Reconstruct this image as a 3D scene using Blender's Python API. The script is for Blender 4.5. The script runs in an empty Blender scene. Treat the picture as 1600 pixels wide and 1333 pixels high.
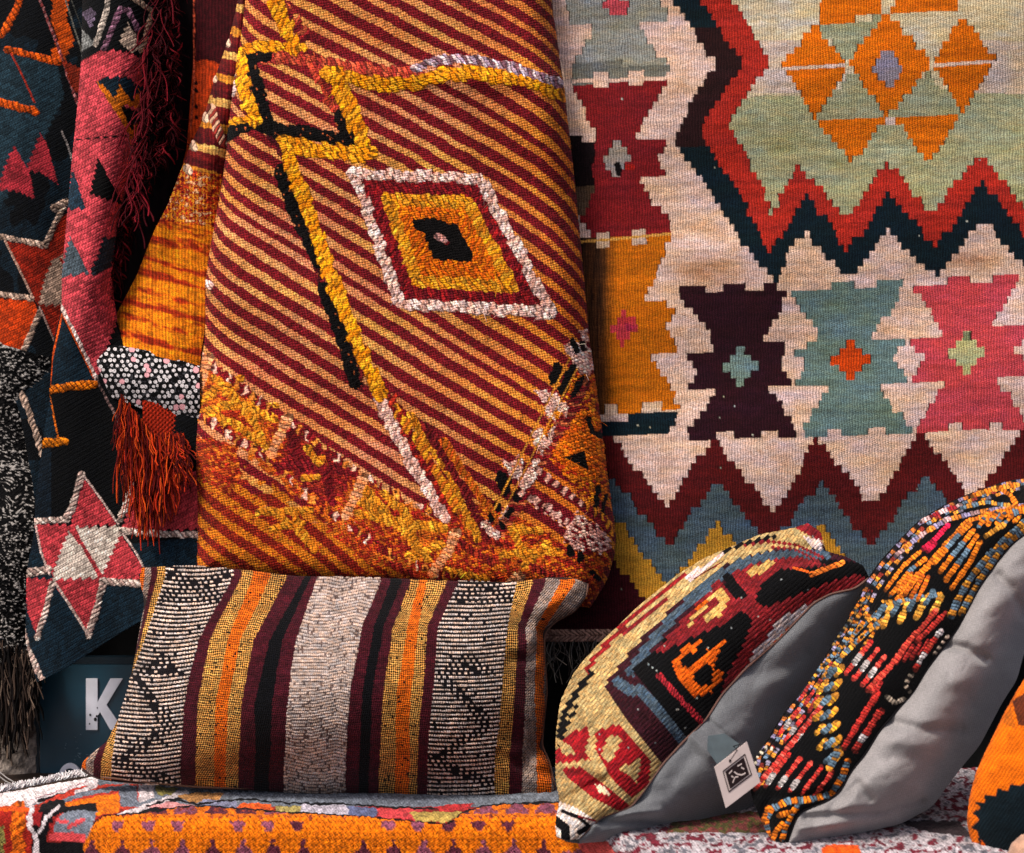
import bpy, math, random
import numpy as np
random.seed(4); RNG = np.random.default_rng(7)
scene = bpy.context.scene
C = scene.collection

# ------------------------------------------------------------------ camera, sky, sun, exposure
D = 2.6; ZC = 1.0; FX = 2600.0                     # wall plane 2.6 m away, 1 photo px = 1 mm there
cam_d = bpy.data.cameras.new('camera'); cam = bpy.data.objects.new('camera', cam_d); C.objects.link(cam)
cam.location = (0, -D, ZC); cam.rotation_euler = (math.radians(90), 0, 0)
cam_d.sensor_width = 36; cam_d.lens = 36 * FX / 1600; cam_d.clip_start = .05; cam_d.clip_end = 200
cam_d.dof.use_dof = True; cam_d.dof.focus_distance = 2.44; cam_d.dof.aperture_fstop = 5.0
scene.camera = cam
world = bpy.data.worlds.new('World'); scene.world = world; world.use_nodes = True
wn = world.node_tree; bg = wn.nodes['Background']
sky = wn.nodes.new('ShaderNodeTexSky'); sky.sky_type = 'NISHITA'; sky.sun_disc = False
SUN_EL, SUN_AZ = 52, 42          # azimuth: degrees left of the viewer's back
sky.sun_elevation = math.radians(SUN_EL); sky.sun_rotation = math.radians(180 + SUN_AZ)
sky.dust_density = 4; sky.ozone_density = 0.2; sky.air_density = 0.45
wn.links.new(sky.outputs[0], bg.inputs[0]); bg.inputs[1].default_value = 0.085
sun_d = bpy.data.lights.new('sun', 'SUN'); sun = bpy.data.objects.new('sun', sun_d); C.objects.link(sun)
sun_d.energy = 1.5; sun_d.angle = math.radians(11); sun_d.color = (1, .93, .83)
sun.location = (-1.5, -3, 3)
sun.rotation_euler = (math.radians(90 - SUN_EL), 0, math.radians(-SUN_AZ))
scene.view_settings.view_transform = 'Standard'; scene.view_settings.look = 'None'
scene.view_settings.gamma = 1; scene.view_settings.exposure = 1.3

# ------------------------------------------------------------------ helpers
def W(px, py, r):
    px = np.asarray(px, float); py = np.asarray(py, float); r = np.asarray(r, float) + 0 * px
    return np.stack([(px - 800) / FX * r, r - D, ZC - (py - 666.5) / FX * r], -1)
ALB = 0.80
def lin(c):
    c = np.asarray(c, float) / 255
    return np.where(c <= .04045, c / 12.92, ((c + .055) / 1.055) ** 2.4) ** 1.14 * ALB
_T = RNG.random((256, 256))
def vn(x, y, seed=0):
    x = np.asarray(x, float) + seed * 37.7; y = np.asarray(y, float) + seed * 91.3
    xi = np.floor(x).astype(int); yi = np.floor(y).astype(int); fx = x - xi; fy = y - yi
    fx = fx * fx * (3 - 2 * fx); fy = fy * fy * (3 - 2 * fy)
    a = _T[xi % 256, yi % 256]; b = _T[(xi + 1) % 256, yi % 256]; c = _T[xi % 256, (yi + 1) % 256]; d = _T[(xi + 1) % 256, (yi + 1) % 256]
    return (a + (b - a) * fx) * (1 - fy) + (c + (d - c) * fx) * fy
def fbm(x, y, seed=0, o=3):
    s = 0; a = 1; n = 0
    for k in range(o):
        s = s + a * vn(x * 2 ** k, y * 2 ** k, seed + k * 5); n += a; a *= .5
    return s / n
def hsh(i, j=0, seed=0):
    i = np.asarray(i).astype(int); j = np.asarray(j).astype(int)
    return _T[(i * 7 + j * 13 + seed * 29) % 256, (i * 17 + j * 5 + seed * 11 + 3) % 256]
def resample(pts, n):
    p = np.array(pts, float); d = np.r_[0, np.cumsum(np.hypot(*np.diff(p, axis=0).T))]
    t = np.linspace(0, d[-1], n); q = np.stack([np.interp(t, d, p[:, k]) for k in range(2)], -1)
    w = max(1, n // 60); ker = np.ones(2 * w + 1) / (2 * w + 1)      # soften the traced corners
    qq = np.stack([np.convolve(np.pad(q[:, k], w, mode='reflect', reflect_type='odd'), ker, 'valid') for k in range(2)], -1)
    return qq
def coons(top, bottom, left, right, n, m):
    """n rows (t, top to bottom) by m columns (s, left to right)"""
    T = resample(top, m)[None]; B = resample(bottom, m)[None]; L = resample(left, n)[:, None]; R = resample(right, n)[:, None]
    s = np.linspace(0, 1, m)[None, :, None]; t = np.linspace(0, 1, n)[:, None, None]
    P = (1 - t) * T + t * B + (1 - s) * L + s * R - ((1 - s) * (1 - t) * T[:, :1] + s * (1 - t) * T[:, -1:] + (1 - s) * t * B[:, :1] + s * t * B[:, -1:])
    return P[..., 0], P[..., 1], np.broadcast_to(s[..., 0], (n, m)), np.broadcast_to(t[..., 0], (n, m))
def dist_poly(X, Y, pts):
    """distance to a polyline, arc length, signed side"""
    best = np.full(X.shape, 1e9); arc = np.zeros(X.shape); side = np.zeros(X.shape); acc = 0
    for (x0, y0), (x1, y1) in zip(pts[:-1], pts[1:]):
        dx, dy = x1 - x0, y1 - y0; L = math.hypot(dx, dy) + 1e-6
        t = np.clip(((X - x0) * dx + (Y - y0) * dy) / L / L, 0, 1)
        d = np.hypot(X - x0 - t * dx, Y - y0 - t * dy)
        sd = ((X - x0) * dy - (Y - y0) * dx) / L
        k = d < best; best = np.where(k, d, best); arc = np.where(k, acc + t * L, arc); side = np.where(k, sd, side); acc += L
    return best, arc, side

class Canvas:
    """colour, relief (mm) and weave depth for every vertex of a cloth, addressed in traced coordinates"""
    def __init__(s, X, Y, base, snap=None):
        s.sh = X.shape; s.X = X.ravel().astype(float); s.Y = Y.ravel().astype(float)
        s.Xs, s.Ys = (s.X, s.Y) if snap is None else snap(s.X, s.Y)
        s.c = np.tile(np.array(base, float), (s.X.size, 1)); s.h = np.zeros(s.X.size); s.w = np.ones(s.X.size)
    def inside(s, pts, snap=True):
        X, Y = (s.Xs, s.Ys) if snap else (s.X, s.Y)
        p = np.array(pts, float); k = np.nonzero((X >= p[:, 0].min()) & (X <= p[:, 0].max()) & (Y >= p[:, 1].min()) & (Y <= p[:, 1].max()))[0]
        x = X[k]; y = Y[k]; ins = np.zeros(k.size, bool)
        for (x0, y0), (x1, y1) in zip(p, np.roll(p, -1, 0)):
            if y0 == y1: continue
            ins ^= ((y0 > y) != (y1 > y)) & (x < (x1 - x0) * (y - y0) / (y1 - y0) + x0)
        return k[ins]
    def poly(s, pts, col, snap=True, h=None, w=None):
        k = s.inside(pts, snap); s.c[k] = col
        if h is not None: s.h[k] = h
        if w is not None: s.w[k] = w
        return k
    def dia(s, cx, cy, hw, hh, col): return s.poly([(cx - hw, cy), (cx, cy - hh), (cx + hw, cy), (cx, cy + hh)], col)
    def cross(s, cx, cy, hw, hh, col):
        X = np.abs(s.X - cx) / hw; Y = np.abs(s.Y - cy - .04 * (cx - s.X)) / hh
        k = (np.maximum(X, Y) < .58) | ((X < .22) & (Y < 1)) | ((Y < .24) & (X < 1)); s.c[k] = col
    def line(s, pts, w, cols, *a_, **k_):
        if 'h' in k_: k_['h'] *= .6
        if k_.get('per'): k_.setdefault('wob', .8)
        s._line(pts, w, cols, *a_, **k_)
    def _line(s, pts, w, cols, per=0, h=0, slant=.7, gap=.35, snap=False, jit=.14, prob=1.0, seed=1, alt=1, wob=0, rows=1):
        X, Y = (s.Xs, s.Ys) if snap else (s.X, s.Y)
        p = np.array(pts, float); m = w
        k = np.nonzero((X > p[:, 0].min() - m) & (X < p[:, 0].max() + m) & (Y > p[:, 1].min() - m) & (Y < p[:, 1].max() + m))[0]
        xx, yy = X[k], Y[k]
        if wob: xx = xx + wob * 2 * (vn(xx / 6, yy / 6, seed) - .5); yy = yy + wob * 2 * (vn(xx / 6, yy / 6, seed + 4) - .5)
        d, a, sd = dist_poly(xx, yy, pts)
        if cols and not isinstance(cols[0], (tuple, list)): cols = [cols]
        cols = np.array(cols, float)
        if per:
            if rows == 2:
                rw = (sd > 0).astype(int); ph = (a + slant * sd) / per + .5 * rw + .25 * (vn(a / 9, sd * 0, seed) - .5); i = np.floor(ph).astype(int); f = ph - i; i = i * 2 + rw
                half = w / 2 * (.72 + .56 * hsh(i, 0, seed)); dd = np.abs(d - half * .48) / (half * .52)
                ok = (d < half) & (hsh(i, 3, seed) < prob)
                prof = np.clip(1 - (2 * f - 1) ** 4, 0, 1) * np.clip(1 - dd ** 4, 0, 1) ** .5
            else:
                ph = (a + slant * sd) / per + .2 * (vn(a / 9, sd * 0, seed) - .5); i = np.floor(ph).astype(int); f = ph - i
                half = w / 2 * (.78 + .44 * hsh(i, 0, seed))
                ok = (d < half) & (hsh(i, 3, seed) < prob)
                prof = np.clip(1 - (2 * f - 1) ** 4, 0, 1) * np.sqrt(np.clip(1 - (d / half) ** 2, 0, 1))
            cc = cols[(i // alt) % len(cols)] * (1 + jit * (2 * hsh(i, 7, seed) - 1))[:, None]
            cc = cc * np.where((f < gap * .5) | (f > 1 - gap * .3), .58, 1)[:, None]
            fib = vn((a + slant * sd) * 1.1, sd * .22, seed); cc = cc * (.74 + .5 * fib)[:, None]
            if rows == 2: cc = cc * np.where(dd > .9, .55, 1)[:, None]
            k = k[ok]; s.c[k] = cc[ok]; s.h[k] = h * prof[ok]; s.w[k] = .35
        else:
            ok = d < w / 2; k2 = k[ok]; s.w[k2] = s.w[k2] * (.4 if wob else 1); s.c[k2] = cols[0]
            if h: s.h[k2] = h * np.sqrt(np.clip(1 - (d[ok] / (w / 2)) ** 2, 0, 1))
    def mul(s, f): s.c *= np.asarray(f).ravel()[:, None]

def threads(cv, ang, lx, ly, amp, seed, tint=.5):
    """uneven spinning and dyeing: every short run of yarn gets its own value and a touch of its own hue"""
    ca, sa = math.cos(ang), math.sin(ang); a = cv.X * ca + cv.Y * sa; b = -cv.X * sa + cv.Y * ca
    b = b + 1.5 * vn(cv.X / 30, cv.Y / 30, seed); r = np.floor(b / ly); q = np.floor(a / lx + hsh(r, 3, seed) * 7)
    v = hsh(q, r, seed) - .5; w = hsh(q, r, seed + 1) - .5; soft = vn(a / lx / 2.5, b / ly / 1.5, seed) - .5
    f = 1 + amp * (v * 1.1 + soft)
    cv.c *= f[:, None] * np.stack([1 + tint * amp * w, 1 + 0 * w, 1 - tint * amp * w], -1)
    cv.c += (v * amp * 26)[:, None] * (cv.c.mean(1) < 110)[:, None]; np.clip(cv.c, 1, 255, out=cv.c)
def mesh_obj(name, verts, faces, cols=None, uv=None, mat=None, parent=None, smooth=True, loc=None, alpha=None):
    """verts (N,3) world coordinates, faces (M,4) or (M,3)"""
    verts = np.asarray(verts, float).reshape(-1, 3); faces = np.asarray(faces, np.int32)
    o_loc = np.array(parent.location if parent is not None else (loc if loc is not None else (verts[:, 0].mean(), verts[:, 1].mean(), verts[:, 2].min())))
    if parent is not None and parent.parent is not None: o_loc = np.array(parent.location) + np.array(parent.parent.location)
    v = (verts - o_loc).astype(np.float32)
    me = bpy.data.meshes.new(name); k = faces.shape[1]
    me.vertices.add(len(v)); me.vertices.foreach_set('co', v.ravel())
    me.loops.add(faces.size); me.loops.foreach_set('vertex_index', faces.ravel())
    me.polygons.add(len(faces)); me.polygons.foreach_set('loop_start', np.arange(0, faces.size, k, dtype=np.int32))
    me.polygons.foreach_set('loop_total', np.full(len(faces), k, np.int32))
    me.polygons.foreach_set('use_smooth', np.full(len(faces), smooth))
    if cols is not None:
        at = me.color_attributes.new('Pattern', 'FLOAT_COLOR', 'POINT')
        a = np.ones((len(v), 4), np.float32); a[:, :3] = lin(np.clip(cols, 0, 255))
        if alpha is not None: a[:, 3] = alpha
        at.data.foreach_set('color', a.ravel())
    if uv is not None:
        ul = me.uv_layers.new(name='UVMap'); ul.data.foreach_set('uv', np.asarray(uv, np.float32)[faces.ravel()].ravel())
    me.update(calc_edges=True); me.validate()
    if mat: me.materials.append(mat)
    o = bpy.data.objects.new(name, me); C.objects.link(o)
    if parent is not None: o.parent = parent
    else: o.location = o_loc
    return o
def grid_faces(n, m):
    i = np.arange(n * m).reshape(n, m)
    return np.stack([i[:-1, :-1], i[1:, :-1], i[1:, 1:], i[:-1, 1:]], -1).reshape(-1, 4)
def normals(P):
    a = np.gradient(P, axis=1); b = np.gradient(P, axis=0); n = np.cross(b, a); l = np.linalg.norm(n, axis=-1, keepdims=True)
    n = n / (l + 1e-12); return n * np.where((n[..., 1:2]).mean() > 0, -1, 1)
def sheet(name, P, cv, uv, mat, parent=None, loc=None):
    n, m = P.shape[:2]
    H = (cv.h.reshape(n, m) * .001)[..., None]
    P = P + normals(P) * H
    return mesh_obj(name, P, grid_faces(n, m), cv.c, np.asarray(uv).reshape(-1, 2), mat, parent, loc=loc, alpha=cv.w)
def plain(name, P, col, mat, parent=None, loc=None):
    n, m = P.shape[:2]
    c = np.broadcast_to(np.array(col, float), (n * m, 3)) if np.ndim(col) == 1 else np.asarray(col).reshape(-1, 3)
    uv = np.stack(np.meshgrid(np.arange(m), np.arange(n)), -1).reshape(-1, 2).astype(float)
    return mesh_obj(name, P, grid_faces(n, m), c, uv, mat, parent, loc=loc)
def tubes(name, lines, rad, cols, mat, parent=None, sides=5, loc=None):
    V = []; F = []; K = []; base = 0
    for li, L in enumerate(lines):
        L = np.asarray(L, float); n = len(L)
        if n < 2: continue
        t = np.gradient(L, axis=0); t /= np.linalg.norm(t, axis=1, keepdims=True) + 1e-9
        up = np.tile((0.3, -1, .2), (n, 1)); a = np.cross(t, up); a /= np.linalg.norm(a, axis=1, keepdims=True) + 1e-9; b = np.cross(t, a)
        r = (rad[li] if np.ndim(rad) else rad) * np.clip(np.minimum(np.arange(n) + .6, n - np.arange(n) - .2), .3, 1)
        ang = np.linspace(0, 2 * np.pi, sides, endpoint=False)
        ring = L[:, None] + r[:, None, None] * (np.cos(ang)[None, :, None] * a[:, None] + np.sin(ang)[None, :, None] * b[:, None])
        V.append(ring.reshape(-1, 3)); col = cols[li % len(cols)]; K.append(np.tile(np.array(col, float) * (.8 + .4 * random.random()), (n * sides, 1)))
        i = np.arange(n * sides).reshape(n, sides) + base; j = np.roll(i, -1, 1)
        F.append(np.stack([i[:-1], j[:-1], j[1:], i[1:]], -1).reshape(-1, 4)); base += n * sides
    return mesh_obj(name, np.concatenate(V), np.concatenate(F), np.concatenate(K), None, mat, parent, loc=loc)
def tag(o, label, cat, group=None, kind=None):
    if kind: o['kind'] = kind
    if label: o['label'] = label
    if cat: o['category'] = cat
    if group: o['group'] = group
    return o
def thing(name, loc, label, cat, group=None):
    o = bpy.data.objects.new(name, None); C.objects.link(o); o.location = tuple(float(v) for v in loc); o.empty_display_size = .05
    return tag(o, label, cat, group)

# ------------------------------------------------------------------ materials
def nodes(name):
    m = bpy.data.materials.new(name); m.use_nodes = True; nt = m.node_tree; b = nt.nodes['Principled BSDF']
    return m, nt, b
def MATH(nt, op, a, b=None, c=None):
    n = nt.nodes.new('ShaderNodeMath'); n.operation = op
    for i, v in enumerate((a, b, c)):
        if v is None: continue
        if isinstance(v, (int, float)): n.inputs[i].default_value = v
        else: nt.links.new(v, n.inputs[i])
    return n.outputs[0]
def cloth(name, mode='rib', p1=4.4, p2=3.0, ang=0, dark=.45, bump=.5, rough=.92, dist=.0008, var=.3, vs=(.9, .12), sheen=.03):
    """woven wool: threads come from the cloth's own UV (millimetres), colour from the pattern attribute"""
    m, nt, b = nodes(name); L = nt.links.new
    at = nt.nodes.new('ShaderNodeAttribute'); at.attribute_name = 'Pattern'
    uv = nt.nodes.new('ShaderNodeUVMap'); uv.uv_map = 'UVMap'; sp = nt.nodes.new('ShaderNodeSeparateXYZ'); L(uv.outputs[0], sp.inputs[0])
    wob = nt.nodes.new('ShaderNodeTexNoise'); wob.inputs['Scale'].default_value = .05; wob.inputs['Detail'].default_value = 2; L(uv.outputs[0], wob.inputs['Vector'])
    wv = MATH(nt, 'MULTIPLY', MATH(nt, 'SUBTRACT', wob.outputs[0], .5), 6)
    ca, sa = math.cos(ang), math.sin(ang)
    u = MATH(nt, 'ADD', MATH(nt, 'MULTIPLY', sp.outputs[0], ca), MATH(nt, 'MULTIPLY', sp.outputs[1], sa))
    v = MATH(nt, 'SUBTRACT', MATH(nt, 'MULTIPLY', sp.outputs[1], ca), MATH(nt, 'MULTIPLY', sp.outputs[0], sa))
    u = MATH(nt, 'ADD', u, wv); v = MATH(nt, 'ADD', v, wv)
    fu = MATH(nt, 'SINE', MATH(nt, 'MULTIPLY', u, 2 * math.pi / p1))
    if mode == 'plain':     # checker of over-under crossings
        fv = MATH(nt, 'SINE', MATH(nt, 'MULTIPLY', v, 2 * math.pi / p2))
        hh = MATH(nt, 'MULTIPLY', fu, fv); hh = MATH(nt, 'MULTIPLY_ADD', hh, .5, .5)
    else:                   # ribs over the warp, fine weft teeth inside each rib
        rib = MATH(nt, 'MULTIPLY_ADD', fu, .5, .5)
        idx = MATH(nt, 'FLOOR', MATH(nt, 'DIVIDE', u, p1))
        fv = MATH(nt, 'SINE', MATH(nt, 'ADD', MATH(nt, 'MULTIPLY', v, 2 * math.pi / p2), MATH(nt, 'MULTIPLY', idx, math.pi)))
        hh = MATH(nt, 'ADD', MATH(nt, 'MULTIPLY', rib, .65), MATH(nt, 'MULTIPLY', MATH(nt, 'MULTIPLY_ADD', fv, .5, .5), .35))
    mp = nt.nodes.new('ShaderNodeMapping'); mp.inputs['Scale'].default_value = (vs[0], vs[1], 1); mp.inputs['Rotation'].default_value = (0, 0, -ang); L(uv.outputs[0], mp.inputs[0])
    nz = nt.nodes.new('ShaderNodeTexNoise'); nz.inputs['Scale'].default_value = 1; nz.inputs['Detail'].default_value = 3; L(mp.outputs[0], nz.inputs['Vector'])
    nb = nt.nodes.new('ShaderNodeTexNoise'); nb.inputs['Scale'].default_value = .40; nb.inputs['Detail'].default_value = 2; L(uv.outputs[0], nb.inputs['Vector'])
    hn = MATH(nt, 'ADD', hh, MATH(nt, 'MULTIPLY', MATH(nt, 'SUBTRACT', nb.outputs[0], .5), .8))
    dk = MATH(nt, 'MULTIPLY', MATH(nt, 'SUBTRACT', 1, MATH(nt, 'MINIMUM', MATH(nt, 'MAXIMUM', hn, 0), 1)), MATH(nt, 'MULTIPLY', at.outputs['Alpha'], dark))  # occlusion painted into the colour: grooves between threads are darkened
    f = MATH(nt, 'SUBTRACT', 1 + dark * .25, dk)
    f = MATH(nt, 'MULTIPLY', f, MATH(nt, 'ADD', 1 - var * .5 - .4, MATH(nt, 'ADD', MATH(nt, 'MULTIPLY', nz.outputs[0], var), MATH(nt, 'MULTIPLY', nb.outputs[0], .8))))
    vm = nt.nodes.new('ShaderNodeVectorMath'); vm.operation = 'SCALE'; L(at.outputs['Color'], vm.inputs[0]); L(f, vm.inputs['Scale'])
    L(vm.outputs[0], b.inputs['Base Color'])
    bp = nt.nodes.new('ShaderNodeBump'); bp.inputs['Strength'].default_value = bump; bp.inputs['Distance'].default_value = dist
    L(hn, bp.inputs['Height']); L(bp.outputs[0], b.inputs['Normal'])
    b.inputs['Roughness'].default_value = rough; b.inputs['Specular IOR Level'].default_value = .09 if sheen < .2 else .25
    b.inputs['Sheen Weight'].default_value = sheen; b.inputs['Sheen Roughness'].default_value = .5
    return m
def yarn(name, rough=.9, scale=900):
    m, nt, b = nodes(name); at = nt.nodes.new('ShaderNodeAttribute'); at.attribute_name = 'Pattern'
    nz = nt.nodes.new('ShaderNodeTexNoise'); nz.inputs['Scale'].default_value = scale; tc = nt.nodes.new('ShaderNodeTexCoord'); nt.links.new(tc.outputs['Object'], nz.inputs['Vector'])
    vm = nt.nodes.new('ShaderNodeVectorMath'); vm.operation = 'SCALE'; nt.links.new(at.outputs['Color'], vm.inputs[0]); nt.links.new(MATH(nt, 'ADD', MATH(nt, 'MULTIPLY', nz.outputs[0], .9), .5), vm.inputs['Scale'])
    nt.links.new(vm.outputs[0], b.inputs['Base Color']); b.inputs['Roughness'].default_value = rough; b.inputs['Specular IOR Level'].default_value = .08
    bp = nt.nodes.new('ShaderNodeBump'); bp.inputs['Strength'].default_value = .4; bp.inputs['Distance'].default_value = .0006; nt.links.new(nz.outputs[0], bp.inputs['Height']); nt.links.new(bp.outputs[0], b.inputs['Normal'])
    return m
def simple(name, col, rough=.6, scale=30, amp=.35, bump=.2, dist=.002, col2=None, spec=.3, metal=0):
    m, nt, b = nodes(name); tc = nt.nodes.new('ShaderNodeTexCoord'); nz = nt.nodes.new('ShaderNodeTexNoise'); nz.inputs['Scale'].default_value = scale; nz.inputs['Detail'].default_value = 6
    nt.links.new(tc.outputs['Object'], nz.inputs['Vector']); rp = nt.nodes.new('ShaderNodeValToRGB')
    c = lin(col); c2 = lin(col2) if col2 is not None else c * (1 + amp)
    rp.color_ramp.elements[0].position = .35; rp.color_ramp.elements[1].position = .65
    rp.color_ramp.elements[0].color = (*(c * (1 - amp) if col2 is None else c), 1); rp.color_ramp.elements[1].color = (*c2, 1)
    nt.links.new(nz.outputs[0], rp.inputs[0]); nt.links.new(rp.outputs[0], b.inputs['Base Color'])
    bp = nt.nodes.new('ShaderNodeBump'); bp.inputs['Strength'].default_value = bump; bp.inputs['Distance'].default_value = dist; nt.links.new(nz.outputs[0], bp.inputs['Height']); nt.links.new(bp.outputs[0], b.inputs['Normal'])
    b.inputs['Roughness'].default_value = rough; b.inputs['Specular IOR Level'].default_value = spec; b.inputs['Metallic'].default_value = metal
    return m
M_kilim = cloth('flatweave_wool', 'rib', 4.3, 3.0, -.02, dark=.75, bump=.8, var=.7, vs=(.14, .7))
M_cicim = cloth('striped_wool', 'plain', 5.6, 5.6, .6, dark=1.0, bump=1.0, var=.4, vs=(.3, .3))
M_ribbed = cloth('ribbed_wool', 'plain', 5.0, 5.0, .3, dark=.55, bump=.6, var=.6, vs=(.3, .3))
M_flap = cloth('orange_flatweave', 'rib', 5.2, 3.0, 0, dark=.8, bump=.6, var=.5, vs=(.9, .06))
M_cush = cloth('cushion_weave', 'plain', 4.9, 4.9, .785, dark=1.2, bump=1, var=.3, vs=(.4, .4))
M_cushkilim = cloth('cushion_kilim', 'rib', 5.0, 3.6, .6, dark=.6, bump=.6, var=.4, vs=(.2, .2))
M_pile = cloth('pile_wool', 'plain', 5.5, 5.0, .2, dark=.35, bump=.6, var=.5, vs=(.3, .3))
M_print = cloth('printed_cotton', 'plain', 2.4, 2.4, 0, dark=.15, bump=.2, var=.1)
M_suede = cloth('grey_suede', 'plain', 4.2, 4.2, .5, dark=.22, bump=.35, var=.4, vs=(.05, .05), rough=.7, sheen=.35)
M_yarn = yarn('yarn')

# ------------------------------------------------------------------ colours (as they read in good light)
CREAM = (222, 196, 178); PCREAM = (230, 198, 182); BEIGE = (218, 204, 176); SAGE = (168, 172, 138); RED = (184, 54, 42); DRED = (138, 36, 42)
NAVY = (16, 38, 48); DBROWN = (52, 26, 28); ORANGE = (222, 120, 14); GREY = (160, 160, 152); PURPLE = (56, 22, 34); TEAL = (116, 138, 134)
PINK = (206, 84, 92); MAROON = (92, 20, 24); SLATE = (84, 100, 110); GOLD = (192, 142, 50); BLACK = (10, 9, 11); LAV = (150, 142, 158)
YEL = (250, 164, 26); STRY = (236, 164, 96); STRM = (134, 32, 42); WPINK = (240, 190, 176)

# ================================================================== the wall and the post behind the stall
def box(name, x0, x1, y0, y1, z0, z1, mat, parent=None, bev=0.0):
    v = np.array([(x, y, z) for z in (z0, z1) for y in (y0, y1) for x in (x0, x1)], float)
    f = [(0, 2, 3, 1), (4, 5, 7, 6), (0, 1, 5, 4), (2, 6, 7, 3), (0, 4, 6, 2), (1, 3, 7, 5)]
    o = mesh_obj(name, v, f, None, None, mat, parent, smooth=False)
    if bev:
        md = o.modifiers.new('bevel', 'BEVEL'); md.width = bev; md.segments = 2
    return o
M_wall = simple('dark_plaster', (12, 12, 14), .9, 14, bump=.5, dist=.01)
M_ground = simple('paving', (96, 90, 84), .9, 9, bump=.5, dist=.01)
M_stone = simple('pitted_stone', (96, 84, 76), .95, 60, bump=1, dist=.012, col2=(190, 176, 164))
tag(box('wall', -2.2, 2.2, .10, .25, 0.0, 2.6, M_wall), None, None, kind='structure')
g = np.array([(-8, -8, 0), (8, -8, 0), (8, 8, 0), (-8, 8, 0)], float)
tag(mesh_obj('ground', g, [(0, 1, 2, 3)], None, None, M_ground, smooth=False), None, None, kind='structure')

# stone post, lower left corner
t = np.linspace(-.9, .22, 120); s = np.linspace(-1, 1, 60)
S, T = np.meshgrid(s, t)
ang = S * 1.9; rr = .17 + .014 * (fbm(S * 6, T * 16, 3, 4) - .5) + .01 * (fbm(S * 20, T * 50, 9) - .5)
Pp = np.stack([-.915 + .17 + rr * np.sin(ang) * 1.0 - .13, .12 - rr * np.cos(ang) * .55, ZC - .1 + T], -1)
post = plain('stone_post', Pp, (150, 138, 126), M_stone, loc=(-.87, .1, 0)); tag(post, 'pitted grey stone post standing behind the left edge of the stall', 'post')

# ================================================================== right hand kilim on the wall
def kilim_snap(X, Y):
    row = np.round((Y + .035 * (X - 1200) + 3.0 * (vn(X / 60, Y / 200, 4) - .5)) / 11.5)
    jx = (hsh(row, 1, 2) - .5) * 5
    Xs = np.round((X + jx) / 7.0) * 7.0
    return Xs, row * 11.5 - .035 * (Xs - 1200)
x = np.linspace(850, 1800, 620); y = np.linspace(-120, 992, 740)
X, Y = np.meshgrid(x, y)
Xw = X + 3.0 * (vn(X / 90, Y / 70, 31) - .5); Yw = Y + 4.0 * (vn(X / 110, Y / 90, 32) - .5)
cv = Canvas(Xw, Yw, PCREAM, kilim_snap); P = cv.poly
red_in = [(1120, -130), (1130, -40), (1142, 5), (1161, 31), (1180, 61), (1202, 90), (1202, 104), (1183, 122), (1166, 153), (1146, 184), (1135, 201), (1148, 212), (1160, 230), (1170, 255), (1186, 283), (1204, 336), (1220, 305), (1246, 262), (1285, 300), (1322, 342), (1350, 300), (1385, 250), (1425, 300), (1458, 336), (1490, 290), (1530, 240), (1570, 285), (1604, 330), (1640, 285), (1680, 240), (1750, 330), (1820, 240), (1820, -130)]
navy_in = [(1060, -130), (1075, -40), (1092, 0), (1111, 26), (1133, 61), (1161, 97), (1158, 107), (1128, 145), (1104, 189), (1094, 209), (1107, 230), (1143, 283), (1171, 340), (1204, 395), (1238, 338), (1260, 308), (1297, 350), (1325, 390), (1361, 343), (1387, 302), (1414, 330), (1463, 390), (1501, 335), (1534, 285), (1572, 330), (1610, 380), (1680, 290), (1750, 380), (1820, 290), (1820, -130)]
navy_out = [(1010, -130), (1030, -40), (1047, 0), (1075, 36), (1097, 74), (1118, 100), (1107, 115), (1084, 153), (1059, 202), (1048, 217), (1061, 232), (1096, 283), (1130, 340), (1161, 381), (1212, 442), (1236, 391), (1261, 358), (1287, 396), (1328, 432), (1353, 406), (1388, 356), (1430, 401), (1462, 434), (1488, 406), (1537, 342), (1577, 391), (1610, 425), (1680, 342), (1750, 430), (1820, 342), (1820, -130)]
P(navy_out, NAVY)
k = cv.inside(navy_out); kk = k[(cv.Ys[k] > 41) & (cv.Ys[k] < 232) & (cv.Xs[k] < 1240)]; cv.c[kk] = DBROWN
P(navy_in, RED); P(red_in, SAGE)
k = cv.inside(red_in); yl = 148 + 10 * (vn(cv.Ys[k] * 0 + cv.Xs[k] / 40, 0, 3)); kk = k[cv.Y[k] + .03 * (cv.X[k] - 1200) < yl]; cv.c[kk] = BEIGE
kk = k[(np.abs(cv.Y[k] - 105) < 42) & ((cv.X[k] < 1270) | (cv.X[k] > 1500))]; cv.c[kk] = (212, 192, 176)
# orange eight-pointed figure
P([(1285, -10), (1276, 25), (1274, 36), (1380, 25), (1372, -30), (1300, -40)], ORANGE); P([(1392, 24), (1398, -30), (1480, -40), (1498, 24)], ORANGE)
P([(1374, -6), (1398, -6), (1386, 18)], BEIGE)
P([(1274, 38), (1380, 27), (1325, 100)], (150, 156, 130)); P([(1392, 26), (1498, 26), (1452, 100)], BEIGE)
P([(1268, 34), (1223, 105), (1275, 188), (1324, 104)], ORANGE); P([(1384, 18), (1324, 101), (1388, 182), (1457, 99)], ORANGE); P([(1500, 22), (1455, 104), (1503, 178), (1558, 96)], ORANGE)
P([(1328, 110), (1272, 185), (1386, 178)], (160, 164, 134)); P([(1447, 114), (1394, 178), (1500, 175)], (160, 164, 134))
P([(1272, 187), (1386, 180), (1332, 254)], ORANGE); P([(1392, 180), (1502, 177), (1452, 256)], ORANGE)
P([(1380, 186), (1396, 186), (1388, 196)], CREAM)
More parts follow.
